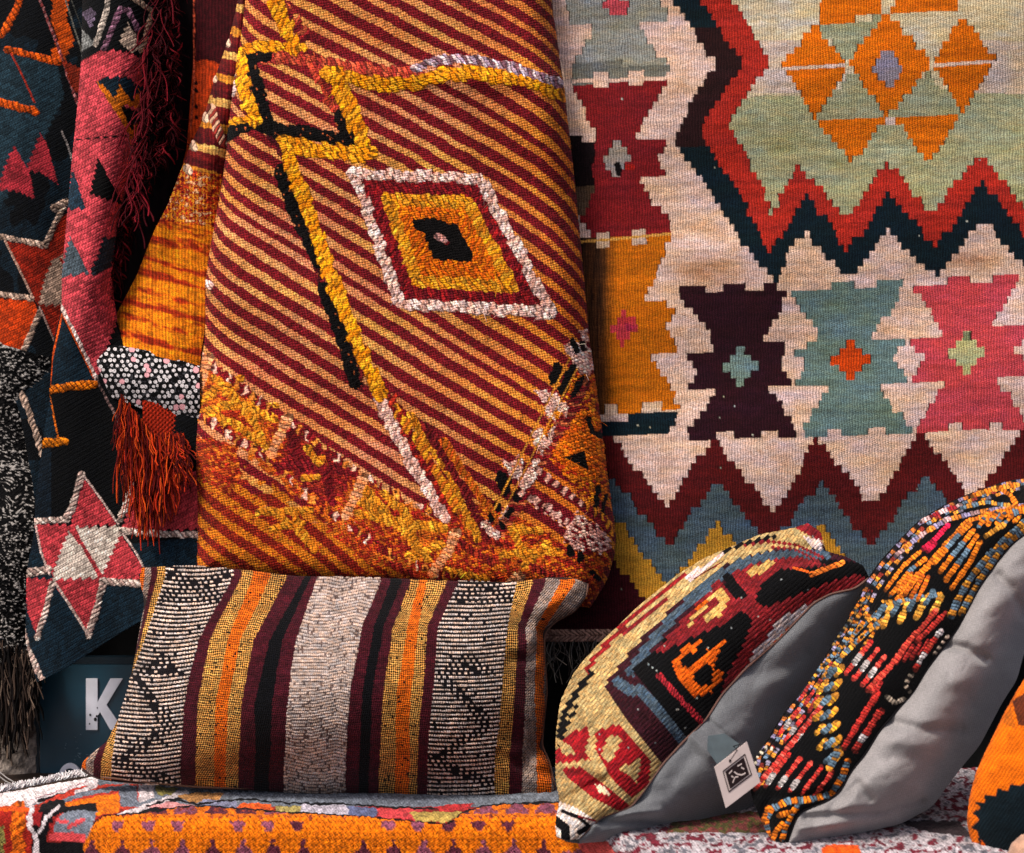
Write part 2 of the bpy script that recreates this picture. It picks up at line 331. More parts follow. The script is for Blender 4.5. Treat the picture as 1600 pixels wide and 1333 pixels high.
P([(1223, 106), (1320, 100), (1320, 106), (1223, 111)], CREAM, snap=False); P([(1457, 101), (1556, 94), (1556, 99), (1457, 107)], CREAM, snap=False)
cv.dia(1386, 108, 27, 32, LAV)
# left border column
P([(895, -130), (883, 38), (1038, 33), (1018, -130)], GREY); P([(928, 34), (992, 34), (1044, 108), (1042, 126), (891, 126), (893, 106)], GREY)
cv.dia(962, 10, 24, 24, (210, 90, 96)); k = cv.inside([(891, 100), (1044, 100), (1042, 126), (891, 126)]); cv.c[k[cv.c[k, 0] < 180]] *= .8
P([(890, 128), (1040, 126), (1022, 165), (1000, 200), (990, 207), (993, 221), (1043, 224), (1022, 245), (1043, 276), (995, 278), (1024, 325), (1046, 335), (1046, 368), (925, 374), (900, 330), (900, 290), (890, 218), (930, 218), (905, 155)], DRED)
P([(880, 216), (926, 218), (926, 290), (880, 290)], (28, 14, 18)); P([(880, 290), (926, 290), (920, 330), (880, 340)], (100, 80, 62))
cv.dia(962, 250, 21, 30, (170, 158, 148)); cv.line([(964, 258), (967, 272)], 8, (20, 12, 14)); cv.line([(981, 262), (986, 262)], 10, (180, 40, 30), h=2)
P([(926, 112), (950, 112), (950, 136), (926, 136)], PCREAM, False); P([(980, 111), (1006, 111), (1004, 134), (980, 134)], PCREAM, False); P([(893, 123), (1040, 121), (1040, 127), (893, 129)], PCREAM, False)
OR2 = (204, 118, 18)
P([(905, 376), (1047, 366), (1044, 382), (1030, 415), (1015, 450), (1001, 477), (1054, 477), (1053, 492), (1036, 508), (1058, 547), (1006, 548), (1035, 580), (1045, 600), (1062, 642), (915, 652)], OR2)
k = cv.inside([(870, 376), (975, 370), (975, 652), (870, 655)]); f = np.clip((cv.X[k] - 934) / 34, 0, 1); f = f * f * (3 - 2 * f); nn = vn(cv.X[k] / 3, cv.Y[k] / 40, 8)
mixc = np.array((84, 52, 30.)) ; cv.c[k] = cv.c[k] * f[:, None] + (mixc * (.6 + .8 * nn)[:, None]) * (1 - f[:, None])  # painted shade: orange column fades to streaky brown beside the folded rug
cv.dia(975, 512, 20, 28, (196, 66, 76)); P([(975, 505), (996, 512), (980, 520)], (170, 50, 80), False)
for a in ((932, 363, 952, 387), (987, 359, 1009, 383), (945, 632, 965, 656), (1002, 628, 1034, 651)): P([(a[0], a[1]), (a[2], a[1] - 1), (a[2], a[3] - 2), (a[0], a[3])], (214, 186, 164), False)
cv.line([(905, 377), (1047, 366)], 4, (222, 170, 90)); cv.line([(935, 653), (1062, 641)], 4, CREAM)
P([(925, 657), (1062, 644), (1055, 655), (1043, 678), (930, 684)], NAVY)
# three medallions
purple = [(1064, 450), (1104, 449), (1104, 461), (1130, 461), (1130, 449), (1166, 449), (1167, 461), (1194, 460), (1194, 447), (1229, 449), (1216, 493), (1193, 536), (1230, 537), (1228, 554), (1221, 567), (1233, 590), (1232, 601), (1199, 603), (1222, 636), (1243, 670), (1241, 687), (1212, 687), (1211, 677), (1187, 677), (1185, 687), (1144, 686), (1143, 677), (1115, 678), (1111, 689), (1074, 684), (1073, 668), (1100, 641), (1120, 610), (1072, 608), (1088, 577), (1068, 549), (1118, 546), (1104, 516), (1082, 486), (1062, 468)]
teal = [(1234, 449), (1270, 446), (1271, 456), (1298, 454), (1299, 442), (1334, 441), (1336, 453), (1365, 451), (1366, 442), (1412, 441), (1391, 483), (1363, 522), (1365, 529), (1417, 529), (1398, 558), (1421, 590), (1367, 594), (1391, 626), (1427, 673), (1384, 675), (1383, 663), (1352, 664), (1352, 680), (1315, 681), (1314, 668), (1293, 669), (1292, 683), (1251, 683), (1261, 654), (1277, 631), (1295, 600), (1240, 600), (1260, 568), (1236, 543), (1284, 534), (1271, 506), (1248, 483), (1237, 466)]
pink = [(1417, 442), (1445, 440), (1449, 450), (1476, 449), (1478, 437), (1514, 435), (1516, 443), (1547, 441), (1549, 427), (1596, 425), (1572, 468), (1552, 498), (1543, 515), (1614, 512), (1612, 530), (1584, 546), (1618, 585), (1551, 590), (1577, 621), (1610, 668), (1565, 673), (1563, 661), (1543, 661), (1542, 674), (1505, 674), (1504, 661), (1480, 661), (1478, 675), (1434, 675), (1435, 659), (1463, 613), (1479, 592), (1426, 590), (1443, 553), (1421, 530), (1473, 520), (1460, 496), (1437, 463)]
P(purple, PURPLE); P(teal, TEAL); P(pink, PINK); P([(a + 190, b - 8) for a, b in pink], (120, 60, 66))
cv.cross(1157, 573, 29, 31, (128, 150, 146)); cv.cross(1329, 561, 31, 31, (206, 78, 16)); cv.cross(1511, 551, 28, 34, (188, 190, 144))
P([(1506, 518), (1516, 518), (1516, 532), (1506, 532)], (110, 124, 96), False)
# lower zigzags
def zz(peaks, vs, x0, x1): return sorted(peaks + vs)
top_m = [(947, 684), (956, 684), (1040, 792), (1114, 684), (1210, 800), (1276, 682), (1362, 792), (1440, 672), (1520, 786), (1600, 668), (1690, 786), (1820, 660)]
top_b = [(940, 740), (955, 748), (1045, 855), (1118, 750), (1205, 852), (1282, 750), (1361, 856), (1446, 740), (1530, 850), (1610, 730), (1820, 850)]
top_g = [(940, 790), (965, 812), (1043, 918), (1120, 816), (1200, 912), (1286, 818), (1361, 930), (1446, 810), (1530, 920), (1820, 800)]
top_k = [(900, 875), (958, 876), (1046, 985), (1120, 890), (1200, 985), (1286, 890), (1370, 990), (1820, 990)]
bot = [(1820, 1010), (860, 1010)]
P([(860, 680)] + top_m + bot, (98, 26, 28)); P([(860, 735)] + top_b + bot, SLATE); P([(860, 790)] + top_g + bot, GOLD); P([(860, 875)] + top_k + bot, (74, 22, 32))
k = cv.inside([(1185, 790), (1290, 700), (1200, 690), (1110, 790), (1050, 850), (1030, 850)], False)
# dyers' streaks (abrash) along the weft, a few stains and stray knots
row = np.floor((cv.Y + .035 * cv.X) / 3.1); ab = fbm(cv.X / 170, (cv.Y + .035 * cv.X) / 9.0, 12); st = fbm(cv.X / 55, cv.Y / 28, 44, 4)
cv.c *= (.89 + .22 * ab)[:, None]
lt = cv.c.mean(1) > 140; stain = np.clip((st - .60) * 4, 0, 1) * lt * .45; cv.c *= 1 - stain[:, None] * np.array((.10, .17, .26))
brn = np.exp(-(((cv.X - 1110) / 48) ** 2 + ((cv.Y - 425) / 22) ** 2)) + np.exp(-(((cv.X - 1515) / 30) ** 2 + ((cv.Y - 405) / 14) ** 2)) + .6 * np.exp(-(((cv.X - 1470) / 25) ** 2 + ((cv.Y - 730) / 30) ** 2))
cv.c *= 1 - (brn * (.4 + .8 * fbm(cv.X / 14, cv.Y / 9, 3)) * lt)[:, None] * np.array((.16, .26, .36))
fl = (hsh(np.floor(cv.X / 3), np.floor(cv.Y / 3), 9) > .9992) & (cv.c.mean(1) < 90); cv.c[fl] = (190, 190, 180)
patch = fbm(cv.X / 42, cv.Y / 20, 77, 2); cv.c *= np.stack([1 + .06 * (patch - .5), 1 + 0 * patch, 1 - .22 * (patch - .5)], -1)
sg = (np.abs(cv.c[:, 0] - cv.c[:, 1]) < 22) & (cv.c[:, 1] - cv.c[:, 2] > 18) & (cv.c[:, 1] > 120); mixs = np.clip(.9 * fbm(cv.X / 24, cv.Y / 7, 78, 3) - .2, 0, 1) * sg; cv.c += mixs[:, None] * (np.array((206, 190, 150.)) - cv.c) * .8
wal = (((cv.Y + .62 * cv.X) / 5.2) % 1 < .35) & (fbm(cv.X / 80, cv.Y / 50, 79, 2) > .5); cv.c *= np.where(wal, .95, 1)[:, None]
# dark slits where colours meet on the warp
cimg = cv.c.reshape(*cv.sh, 3); gx = np.abs(np.diff(cimg.mean(2), axis=1, prepend=cimg[:, :1].mean(2)))
slit = (gx > 22) & (vn(X / 9, Y / 13, 6) > .52); cimg[slit] *= .35; cv.h = (-1.2 * slit).ravel(); threads(cv, -.035, 9, 2.6, .11, 5)
cv.h += .9 * (fbm(cv.X / 9, cv.Y / 14, 21) - .5)
depth = .018 * (fbm(X / 260, Y / 420, 61, 2) - .5) + .006 * np.sin(X / 70 + Y / 500) * np.clip((Y - 300) / 600, 0, 1) + .004 * np.sin(Y / 45 + X / 150)
Pk = W(X, Y, 2.6 - .012 + depth)
kil = thing('kilim_rug', (.33, 0, .62), 'flat woven cream kilim with stepped zigzag borders and three medallions hanging on the wall', 'kilim')
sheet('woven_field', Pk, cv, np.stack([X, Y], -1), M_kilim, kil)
Pb = W(*np.meshgrid(np.linspace(852, 1798, 30), np.linspace(-118, 990, 40)), 2.613); plain('backing', Pb, (120, 100, 84), M_kilim, kil)
# braided end and loose warp strings
x = np.linspace(848, 1800, 700); y = np.linspace(983, 1003, 18); X, Y = np.meshgrid(x, y)
cv = Canvas(X, Y, (120, 90, 80)); cv.line([(830, 988), (1800, 988)], 9, (176, 140, 124), per=8, h=3, slant=1.2); cv.line([(830, 998), (1800, 998)], 9, (170, 134, 120), per=8, h=3, slant=-1.2)
sheet('braided_edge', W(X, Y, 2.585), cv, np.stack([X, Y], -1), M_kilim, kil)
ln = []
for i in range(300):
    px = 852 + 600 * random.random(); L = random.uniform(25, 75); n = 8; tt = np.linspace(0, 1, n); a = random.uniform(-14, 14)
    ln.append(W(px + a * tt ** 2 * 1.5 + 4 * np.sin(tt * random.uniform(3, 7) + i), 1000 + L * tt, 2.588 + .012 * np.sin(tt * 4 + i)))
tubes('warp_fringe', ln, .0007, [(120, 116, 112), (90, 84, 80), (140, 130, 120)], M_yarn, kil, 4)

# ================================================================== the rolled striped rug in the middle
lefte = [(380, -60), (375, 0), (362, 100), (348, 200), (340, 290), (330, 360), (316, 440), (310, 520), (302, 600), (297, 700), (296, 800), (298, 900), (300, 960)]
righte = [(856, -60), (862, 0), (880, 130), (897, 270), (912, 430), (922, 540), (938, 650), (948, 740), (962, 830), (962, 860), (950, 905), (925, 945), (915, 965)]
topc = [(380, -60), (856, -60)]; botc = [(300, 905), (380, 915), (460, 922), (600, 925), (740, 935), (880, 945), (922, 950)]
lefte = [p for p in lefte if p[1] <= 900] + [(300, 905)]; righte = [p for p in righte if p[1] < 946] + [(922, 950)]
n, m = 760, 470
X, Y, S, T = coons(topc, botc, lefte, righte, n, m)
def rsnap(X, Y):
    q = (Y - .6 * X) / 3.0; return X + 0 * q, Y
cv = Canvas(X, Y, STRY); cx, cy = cv.X, cv.Y
Lx = np.interp(cy, [p[1] for p in lefte], [p[0] for p in lefte]); Rx = np.interp(cy, [p[1] for p in righte], [p[0] for p in righte])
def stripes_phase(x, y):
    up = np.clip((y - 100) / 300, 0, 1)
    slope = .53 + .09 * up
    return y - slope * (x - 620) + 26 * np.exp(-(x - Lx) / 16) - 22 * np.exp(-(Rx - x) / 24) + 10 * (fbm(x / 190, y / 190, 17, 2) - .5) - .0004 * (x - 600) ** 2 * 0
ph = stripes_phase(cx, cy) + 400
bounds = []; c0 = -200
rs = random.Random(11)
while c0 < 2100:
    a = rs.choice([15, 16, 17, 15, 11]); b = rs.choice([14, 15, 16, 17, 12]); bounds.append((c0, c0 + a + 1.8)); c0 += a + b
wig = 2.2 * (vn(cx / 22, cy / 22, 71) - .5) + 2.2 * (hsh(np.floor((cx * .6 + cy) / 4), 1, 4) - .5)
isM = np.zeros(cx.size, bool)
for a, b in bounds: isM |= (ph + wig > a) & (ph + wig < b)
cv.c[isM] = STRM
tone = fbm(cx / 60, cy / 60, 5); rowt = hsh(np.floor(ph / 3.2), 0, 8)
cv.c *= (.9 + .2 * tone)[:, None] * (.94 + .12 * rowt)[:, None]
ye = ~isM; cv.c[ye] *= np.stack([1 + 0 * tone[ye], .90 + .14 * vn(cx[ye] / 90, cy[ye] / 40, 2), .86 + .34 * vn(cx[ye] / 120, cy[ye] / 50, 3)], -1)
far = np.clip((cx - 700) / 190, 0, 1)[ye]; cv.c[ye] *= np.stack([1 + .04 * far, 1 - .10 * far, 1 - .5 * far], -1)
cv.h = np.where(isM, .25, 0.)
# lower left corner: redder, tighter, mottled stripes
low = np.clip((cy - (690 + .35 * (cx - 300))) / 70, 0, 1) * np.clip((760 - cx) / 160, 0, 1)
mot = fbm(cx / 5 + cy / 9, cy / 3.5 - cx / 8, 91, 3)
ph2 = cy - .46 * (cx - 300) - .0009 * (cx - 300) ** 2 + 34 * np.exp(-(cx - Lx) / 26)
s2 = (np.sin(ph2 / 5.2) + 1.5 * (mot - .5) + .3 * np.sin(ph2 / 13)) > 0
c2 = np.where(s2[:, None], np.array((226, 136, 38.)), np.array((148, 42, 30.)))
c2 = np.where((mot > .68)[:, None], np.array((186, 70, 34.)), c2)
sel = low > vn(cx / 12, cy / 8, 13); cv.c[sel] = c2[sel] * (.85 + .3 * tone[sel])[:, None]
def L_(pts, w, cols, **k):
    if k.get('per'): k.setdefault('wob', 2.2)
    if k.get('per') and w >= 17: k['rows'] = 2; k['slant'] = k.get('slant', .7) * .9
    if 'h' in k: k['h'] *= .5
    cv.line(pts, w, cols, **k)
def emb(mask, pal, sc=6, seed=1, h=2.2):
    """free brocade: small slanted stitches in mixed yarns"""
    a = (cx * .85 + cy * .5) / sc; b = (cy * .85 - cx * .5) / (sc * .62); bi = np.floor(b); ai = np.floor(a + .5 * (bi % 2))
    r = hsh(ai, bi, seed) * .6 + .4 * vn(cx / 30, cy / 30, seed + 3); pal = np.array(pal, float); i = np.clip((r * 1.25 - .12) * len(pal), 0, len(pal) - 1).astype(int)
    fa = a + .5 * (bi % 2) - ai; fb = b - bi; prof = np.clip(1 - (2 * fa - 1) ** 4, 0, 1) * np.clip(1 - (2 * fb - 1) ** 4, 0, 1)
    cc = pal[i] * (.8 + .4 * hsh(ai, bi, seed + 9))[:, None] * np.where(prof < .35, .5, 1)[:, None]
    cv.c[mask] = cc[mask]; cv.h[mask] = .55 * h * prof[mask]; cv.w[mask] = .5
def pm(pts, e=6, seed=3):
    kk = np.zeros(cx.size, bool); sx, sy = cv.Xs, cv.Ys
    cv.Xs = cx + e * (vn(cx / 7, cy / 7, seed) - .5) * 2; cv.Ys = cy + e * (vn(cx / 7, cy / 7, seed + 1) - .5) * 2
    kk[cv.inside(pts)] = True; cv.Xs, cv.Ys = sx, sy; return kk
RMIX = [(120, 24, 30), (150, 34, 34), (190, 60, 40), (110, 20, 30)]; OMIX = [(200, 80, 30), (226, 130, 30), (240, 160, 40), (160, 40, 30)]; YMIX = [(236, 158, 40), (228, 144, 36), (222, 126, 34), (206, 92, 30)]
MIX = [(140, 34, 32), (196, 76, 34), (222, 126, 36), (176, 56, 34), (110, 26, 28), (226, 136, 60)]
# band of brocade crossing the lower left
BURNT = [(196, 92, 34), (216, 118, 36), (170, 56, 34), (206, 104, 34), (150, 44, 32)]
def figs(lines, w, pal, per=8, h=5, **k):
    for i, p in enumerate(lines): L_(p, w, pal, per=per, h=h, slant=.6, seed=i + 2, **k)
emb(pm([(300, 560), (345, 585), (440, 655), (560, 745), (700, 820), (700, 905), (560, 850), (470, 780), (400, 720), (340, 670), (298, 650)]), BURNT, 6, 5, 1.2)
emb(pm([(296, 690), (330, 680), (370, 700), (380, 740), (355, 770), (300, 745)]), [(196, 84, 34), (166, 48, 32), (214, 116, 40)], 6, 8, 1.2)
emb(pm([(700, 800), (760, 780), (900, 860), (955, 870), (922, 950), (700, 935), (560, 925), (540, 890), (640, 905)]), [(150, 40, 32), (206, 96, 34), (176, 56, 32), (222, 126, 36), (120, 28, 30)], 6, 6, 1.6)
emb(pm([(640, 905), (560, 870), (500, 815), (540, 815), (600, 860), (680, 890), (690, 930), (600, 925)], 10), [(200, 90, 36), (170, 52, 32), (214, 120, 40)], 5, 2, 1.2)
emb(pm([(345, 640), (372, 636), (380, 668), (350, 660)]), [(190, 66, 34), (170, 50, 30)], 6, 3); emb(pm([(590, 785), (660, 805), (650, 830), (605, 815)]), [(196, 60, 36), (166, 40, 34)], 7, 2)
emb(pm([(448, 662), (470, 665), (545, 735), (540, 770), (505, 790), (440, 725)]), [(120, 28, 36), (146, 38, 38), (166, 56, 38), (120, 26, 34)], 7, 6, 2)
YC = [(232, 152, 44), (224, 138, 36), (238, 164, 52)]
figs([[(310, 648), (350, 634), (432, 634)], [(336, 588), (362, 618), (396, 656), (416, 706)], [(312, 628), (345, 602)], [(352, 612), (376, 590)], [(330, 652), (372, 664), (400, 690)], [(400, 640), (428, 655)]], 13, YC)
figs([[(455, 672), (470, 735)], [(432, 728), (500, 728), (548, 738)], [(482, 676), (508, 728), (520, 786)]], 15, [(116, 24, 34), (140, 34, 38)]); figs([[(480, 700), (496, 722), (505, 715)], [(475, 748), (495, 745)]], 11, YC)
figs([[(566, 762), (600, 798), (640, 838), (668, 872)], [(560, 802), (622, 816), (696, 826)], [(602, 772), (636, 806), (652, 862)], [(556, 780), (590, 800)], [(640, 870), (690, 850)]], 14, YC)
figs([[(404, 800), (484, 797)], [(432, 800), (462, 826), (492, 858)], [(424, 826), (474, 816)], [(458, 796), (482, 850)]], 11, YC)
figs([[(798, 820), (822, 872)], [(786, 866), (872, 862)], [(800, 826), (842, 830)], [(820, 884), (856, 850)], [(700, 892), (760, 905)], [(640, 915), (700, 922)]], 12, YC)
figs([[(720, 850), (770, 880)], [(742, 838), (790, 850)], [(610, 880), (650, 900)], [(830, 885), (900, 915)]], 12, [(140, 34, 36), (176, 60, 36)])
figs([[(642, 650), (700, 740), (748, 842)]], 13, YC, per=7); figs([[(666, 668), (722, 760), (762, 838)]], 15, [(112, 26, 36), (140, 40, 40)], per=7); figs([[(692, 690), (740, 760), (778, 815)]], 13, [(224, 128, 36), (206, 96, 34)], per=7)
# dotted pink and madder lines
for pts in ([(303, 548), (345, 582), (440, 652), (560, 740), (640, 785), (705, 812)], [(298, 640), (340, 668), (410, 712), (500, 790), (600, 860), (690, 900), (790, 925)]):
    L_(pts, 12, [(128, 24, 34), (246, 186, 164), (140, 30, 36), (226, 140, 60)], wob=5, per=7.5, h=2.2, slant=.4, prob=.82, seed=3)
for pts in ([(326, 558), (318, 585), (306, 625)], [(450, 652), (438, 680), (424, 708)], [(568, 745), (556, 775), (540, 806)], [(712, 832), (700, 862), (676, 896)], [(812, 900), (790, 918)]):
    L_(pts, 15, [(242, 170, 124), (240, 150, 96)], wob=1, per=6.5, h=4, slant=.1, seed=6)
L_([(600, 618), (640, 690), (700, 800)], 30, RMIX[:3], per=8, h=2.6, slant=.5, seed=3)
L_([(618, 640), (660, 700), (735, 830)], 14, [(232, 156, 40), (200, 110, 34)], per=8, h=2.8, slant=.5, prob=.85, seed=7)
L_([(585, 608), (612, 665), (650, 735), (694, 808)], 18, (246, 192, 176), per=10, h=3.5, slant=.9, seed=5)
# madder and salmon couching
L_([(452, 15), (470, 50), (482, 85)], 20, [(150, 40, 44), (190, 90, 60), (110, 24, 36)], per=7, h=2, prob=.8)
L_([(412, 88), (480, 95), (560, 108), (655, 118)], 21, [(196, 78, 56), (206, 96, 66), (170, 60, 50)], per=8, h=2.4, seed=4)
L_([(492, 105), (515, 150), (540, 190)], 20, [(188, 72, 52), (150, 50, 46)], per=7, h=2.4, seed=8)
L_([(428, 210), (448, 250), (470, 320), (500, 420), (535, 520), (562, 600)], 18, [(80, 18, 30), (110, 30, 34)], per=7, h=1.6, prob=.8, seed=12)
# black
for pts, w in (([(374, 86), (416, 88)], 18), ([(384, 86), (404, 150), (416, 196)], 21), ([(352, 212), (372, 198), (400, 192), (432, 204), (470, 207), (552, 222)], 19), ([(534, 184), (550, 226)], 20),
               ([(440, 268), (462, 330), (478, 365), (498, 408)], 20), ([(505, 450), (525, 500), (540, 545), (555, 600)], 17)):
    cv.line(pts, w * 1.12, [(12, 10, 11)], wob=3); cv.line(pts, w * 1.1, [(13, 11, 12), (18, 14, 14)], per=9, h=2, slant=.4, gap=.1, jit=.3, seed=2, wob=2)
fl = (cv.c.mean(1) < 26) & (hsh(np.floor(cx / 2.2), np.floor(cy / 3), 4) > .975) & (cy < 640) & (cv.h > 0); cv.c[fl] = (170, 90, 50)
# saffron
for pts, w in (([(369, 82), (400, 73), (474, 73)], 17), ([(427, -20), (432, 5), (446, 40), (458, 74)], 24), ([(372, 92), (382, 140), (398, 188)], 22), ([(355, 192), (400, 184)], 12),
               ([(512, 112), (560, 126), (610, 133), (650, 130), (700, 113), (740, 114), (800, 122), (850, 134), (884, 148)], 23), ([(520, 118), (545, 165), (560, 205), (572, 238)], 25),
               ([(445, 222), (500, 236), (578, 242)], 25), ([(448, 232), (470, 300), (492, 360), (520, 440), (548, 510), (572, 570), (596, 614)], 24)):
    L_(pts, w, [YEL, (252, 172, 40), (246, 150, 20)], per=12, h=3.2, slant=.75, jit=.1, seed=len(pts) + w)
L_([(362, 120), (366, 160)], 9, (236, 200, 190), per=8, h=3, prob=.7)
L_([(648, 106), (690, 93), (730, 92), (790, 102), (874, 130)], 14, [(220, 196, 200), (190, 160, 176), (130, 90, 100)], per=7, h=3, slant=.8, seed=5)
# concentric lozenge
Q = np.array([(548, 268), (752, 276), (866, 492), (622, 478)], float); q0 = Q.mean(0) + (0, 0)
def ring(f): return [tuple(q0 + (p - q0) * f) for p in Q]
def qpoly(f, pal, per=8, seed=3, h=2.4, w=None):
    r = ring(f); r = r + [r[0]]; L_(r, w, pal, per=per, h=h, slant=.55, seed=seed)
k = cv.inside(ring(.95), False); cv.c[k] = (120, 28, 34)
for f in (.86, .79, .72): qpoly(f, [(138, 30, 38), (160, 36, 40), (112, 22, 34)], 7, int(f * 50), 2, 13)
for f in (.63, .54): qpoly(f, [(238, 156, 30), (226, 140, 36), (240, 170, 50)], 8, int(f * 50), 2.6, 16)
for f in (.45, .36, .27): qpoly(f, [(236, 128, 20), (220, 104, 20)], 7.5, int(f * 50), 2.6, 15)
for f in (.19, .10): qpoly(f, [(16, 13, 14), (22, 18, 18)], 8, 3, 2, 16)
L_([(655, 350), (690, 356)], 22, [(16, 13, 14)], per=9, h=2, gap=.1); L_([(694, 392), (716, 394)], 18, [(16, 13, 14)], per=9, h=2, gap=.1)
L_([(684, 368), (694, 376)], 9, [(220, 160, 150)], per=5, h=2)
qpoly(.97, [(252, 202, 188), (252, 212, 200), (246, 188, 170)], 12, 9, 4, 18)
cv.line([(316, 440), (328, 446)], 12, (246, 206, 196), per=6, h=3)
# right hand border with black and pink blocks
def quad(x0, y0, w, h, a=-62):
    a = math.radians(a); ux, uy = math.cos(a), math.sin(a); vx, vy = -uy, ux
    return [(x0, y0), (x0 + ux * w, y0 + uy * w), (x0 + ux * w + vx * h, y0 + uy * w + vy * h), (x0 + vx * h, y0 + vy * h)]
emb(pm([(905, 560), (925, 560), (945, 700), (955, 780), (930, 790), (870, 740), (838, 680), (870, 640)], 8), [(180, 60, 30), (226, 120, 24), (236, 140, 30), (150, 40, 34)], 7, 15, 2)
emb(pm([(880, 640), (935, 640), (945, 735), (925, 750), (905, 742), (850, 700), (868, 680)], 4), [(234, 118, 20), (240, 130, 30), (226, 104, 20)], 8, 16, 3)
L_([(912, 600), (880, 660), (845, 715), (800, 800), (780, 830)], 22, [(140, 34, 38), (200, 110, 70), (120, 26, 34)], per=6, h=2, seed=11)
PKM = [(248, 196, 180), (240, 176, 158), (250, 206, 190), (200, 110, 90)]
for pg in ([(880, 540), (895, 532), (925, 560), (920, 590), (905, 585)], [(905, 515), (915, 512), (918, 540), (930, 575), (915, 580)], [(832, 612), (850, 608), (885, 630), (888, 650), (862, 640)], [(860, 610), (872, 618), (868, 660), (850, 650)],
           [(830, 672), (846, 670), (856, 690), (848, 712), (836, 700)], [(780, 715), (800, 722), (812, 712), (820, 720), (812, 750), (796, 742)], [(828, 725), (842, 718), (838, 745), (818, 768), (812, 755)], [(782, 790), (796, 792), (792, 812), (780, 810)], [(748, 818), (760, 815), (782, 835), (775, 846)], [(858, 668), (868, 662), (864, 690), (852, 700)]):
    emb(pm(pg, 4, 7), PKM, 7, 4, 3)
for pts, w in (([(893, 532), (902, 548)], 11), ([(910, 535), (912, 545)], 8), ([(872, 575), (864, 592)], 17), ([(894, 578), (878, 608)], 16), ([(908, 592), (896, 618)], 12), ([(785, 745), (790, 765)], 20), ([(806, 770), (808, 778)], 15), ([(776, 788), (778, 794)], 12), ([(796, 798), (794, 804)], 12), ([(766, 806), (768, 812)], 10), ([(782, 818), (786, 822)], 10), ([(890, 856), (892, 864)], 12), ([(906, 866), (908, 874)], 12),
               ([(918, 655), (926, 675), (936, 682)], 9), ([(935, 760), (928, 800)], 9), ([(945, 775), (942, 805)], 7), ([(925, 895), (935, 905)], 10)):
    L_(pts, w, [(16, 12, 13)], per=8, h=2.5, gap=.15, seed=3)
P2 = cv.poly([(882, 715), (912, 704), (920, 736)], (16, 12, 13), False)
cv.line([(890, 560), (770, 800)], 2.5, (230, 160, 60)); cv.line([(902, 575), (782, 808)], 2, (230, 160, 60))
for (x0, y0) in ((840, 735), (812, 768), (834, 780), (856, 792)):
    L_([(x0, y0), (x0 + 75, y0 + 56)], 11, [(240, 178, 160), (110, 22, 34)], per=8, h=2.2, slant=.1, prob=.9, seed=y0)
emb(pm([(900, 802), (915, 806), (945, 830), (958, 848), (935, 866), (905, 858), (882, 846), (884, 826)], 6, 9), [(246, 190, 174), (240, 170, 154), (120, 30, 36), (250, 200, 186)], 7, 6, 3)
L_([(915, 790), (945, 812), (962, 840)], 9, [(236, 150, 40), (120, 26, 34)], per=7, h=2)
# rounded body of the folded bundle
ds = np.minimum(S, 1 - S) * 560; db = (1 - T) * 985
prof = np.sqrt(np.clip(1 - (1 - np.clip(ds / 55, 0, 1)) ** 2, 0, 1)); profb = np.sqrt(np.clip(1 - (1 - np.clip(db / 60, 0, 1)) ** 2, 0, 1))
Rr = 2.592 - .085 * np.minimum(prof, profb) ** .9 - .022 * np.sin(np.pi * S) - .012 * T
Rr += .010 * (fbm(X / 170, Y / 170, 23, 2) - .5) + .004 * np.sin((Y - .6 * X) / 45)
tuck, ta, ts = dist_poly(X, Y, [(540, 143), (600, 146), (660, 142), (705, 128), (760, 134), (880, 160)])
Rr += np.where(ts < 0, 1, 0) * 0 - .006 * np.exp(-((Y - (118 + .03 * (X - 600))) / 20) ** 2) * (X > 500)
cv.h += 1.0 * (fbm(cx / 5, cy / 5, 51, 2) - .5)
threads(cv, -.95, 4.5, 2.4, .24, 6, .5)
rug = thing('folded_rug', (-.17, 0, .72), 'thick folded rug with diagonal maroon and gold stripes and a raised embroidered lozenge', 'rug')
sheet('striped_face', W(X, Y, Rr), cv, np.stack([X, Y], -1), M_cicim, rug)
Xb, Yb, Sb, Tb = coons(topc, botc, lefte, righte, 40, 24); plain('rear_face', W(Xb, Yb, 2.594 + 0 * Xb), (120, 50, 30), M_cicim, rug)
fz_l = []; fz_c = []
ok_ = np.nonzero((cv.h > 1.0) & (Y.ravel() > 0) & (Y.ravel() < 930))[0]
for i in RNG.choice(ok_, 900, replace=False):
    x0, y0, r0 = X.ravel()[i], Y.ravel()[i], Rr.ravel()[i]; a0 = random.uniform(0, 6.28); L0 = random.uniform(4, 13); tt = np.linspace(0, 1, 5)
    fz_l.append(W(x0 + L0 * tt * math.cos(a0), y0 + L0 * tt * math.sin(a0) + 2 * tt ** 2, r0 - .0015 - .004 * tt * (1 - .6 * tt) * 2)); fz_c.append(tuple(cv.c[i]))
tubes('loose_yarn_ends', fz_l, .00028, fz_c, M_yarn, rug, 3)

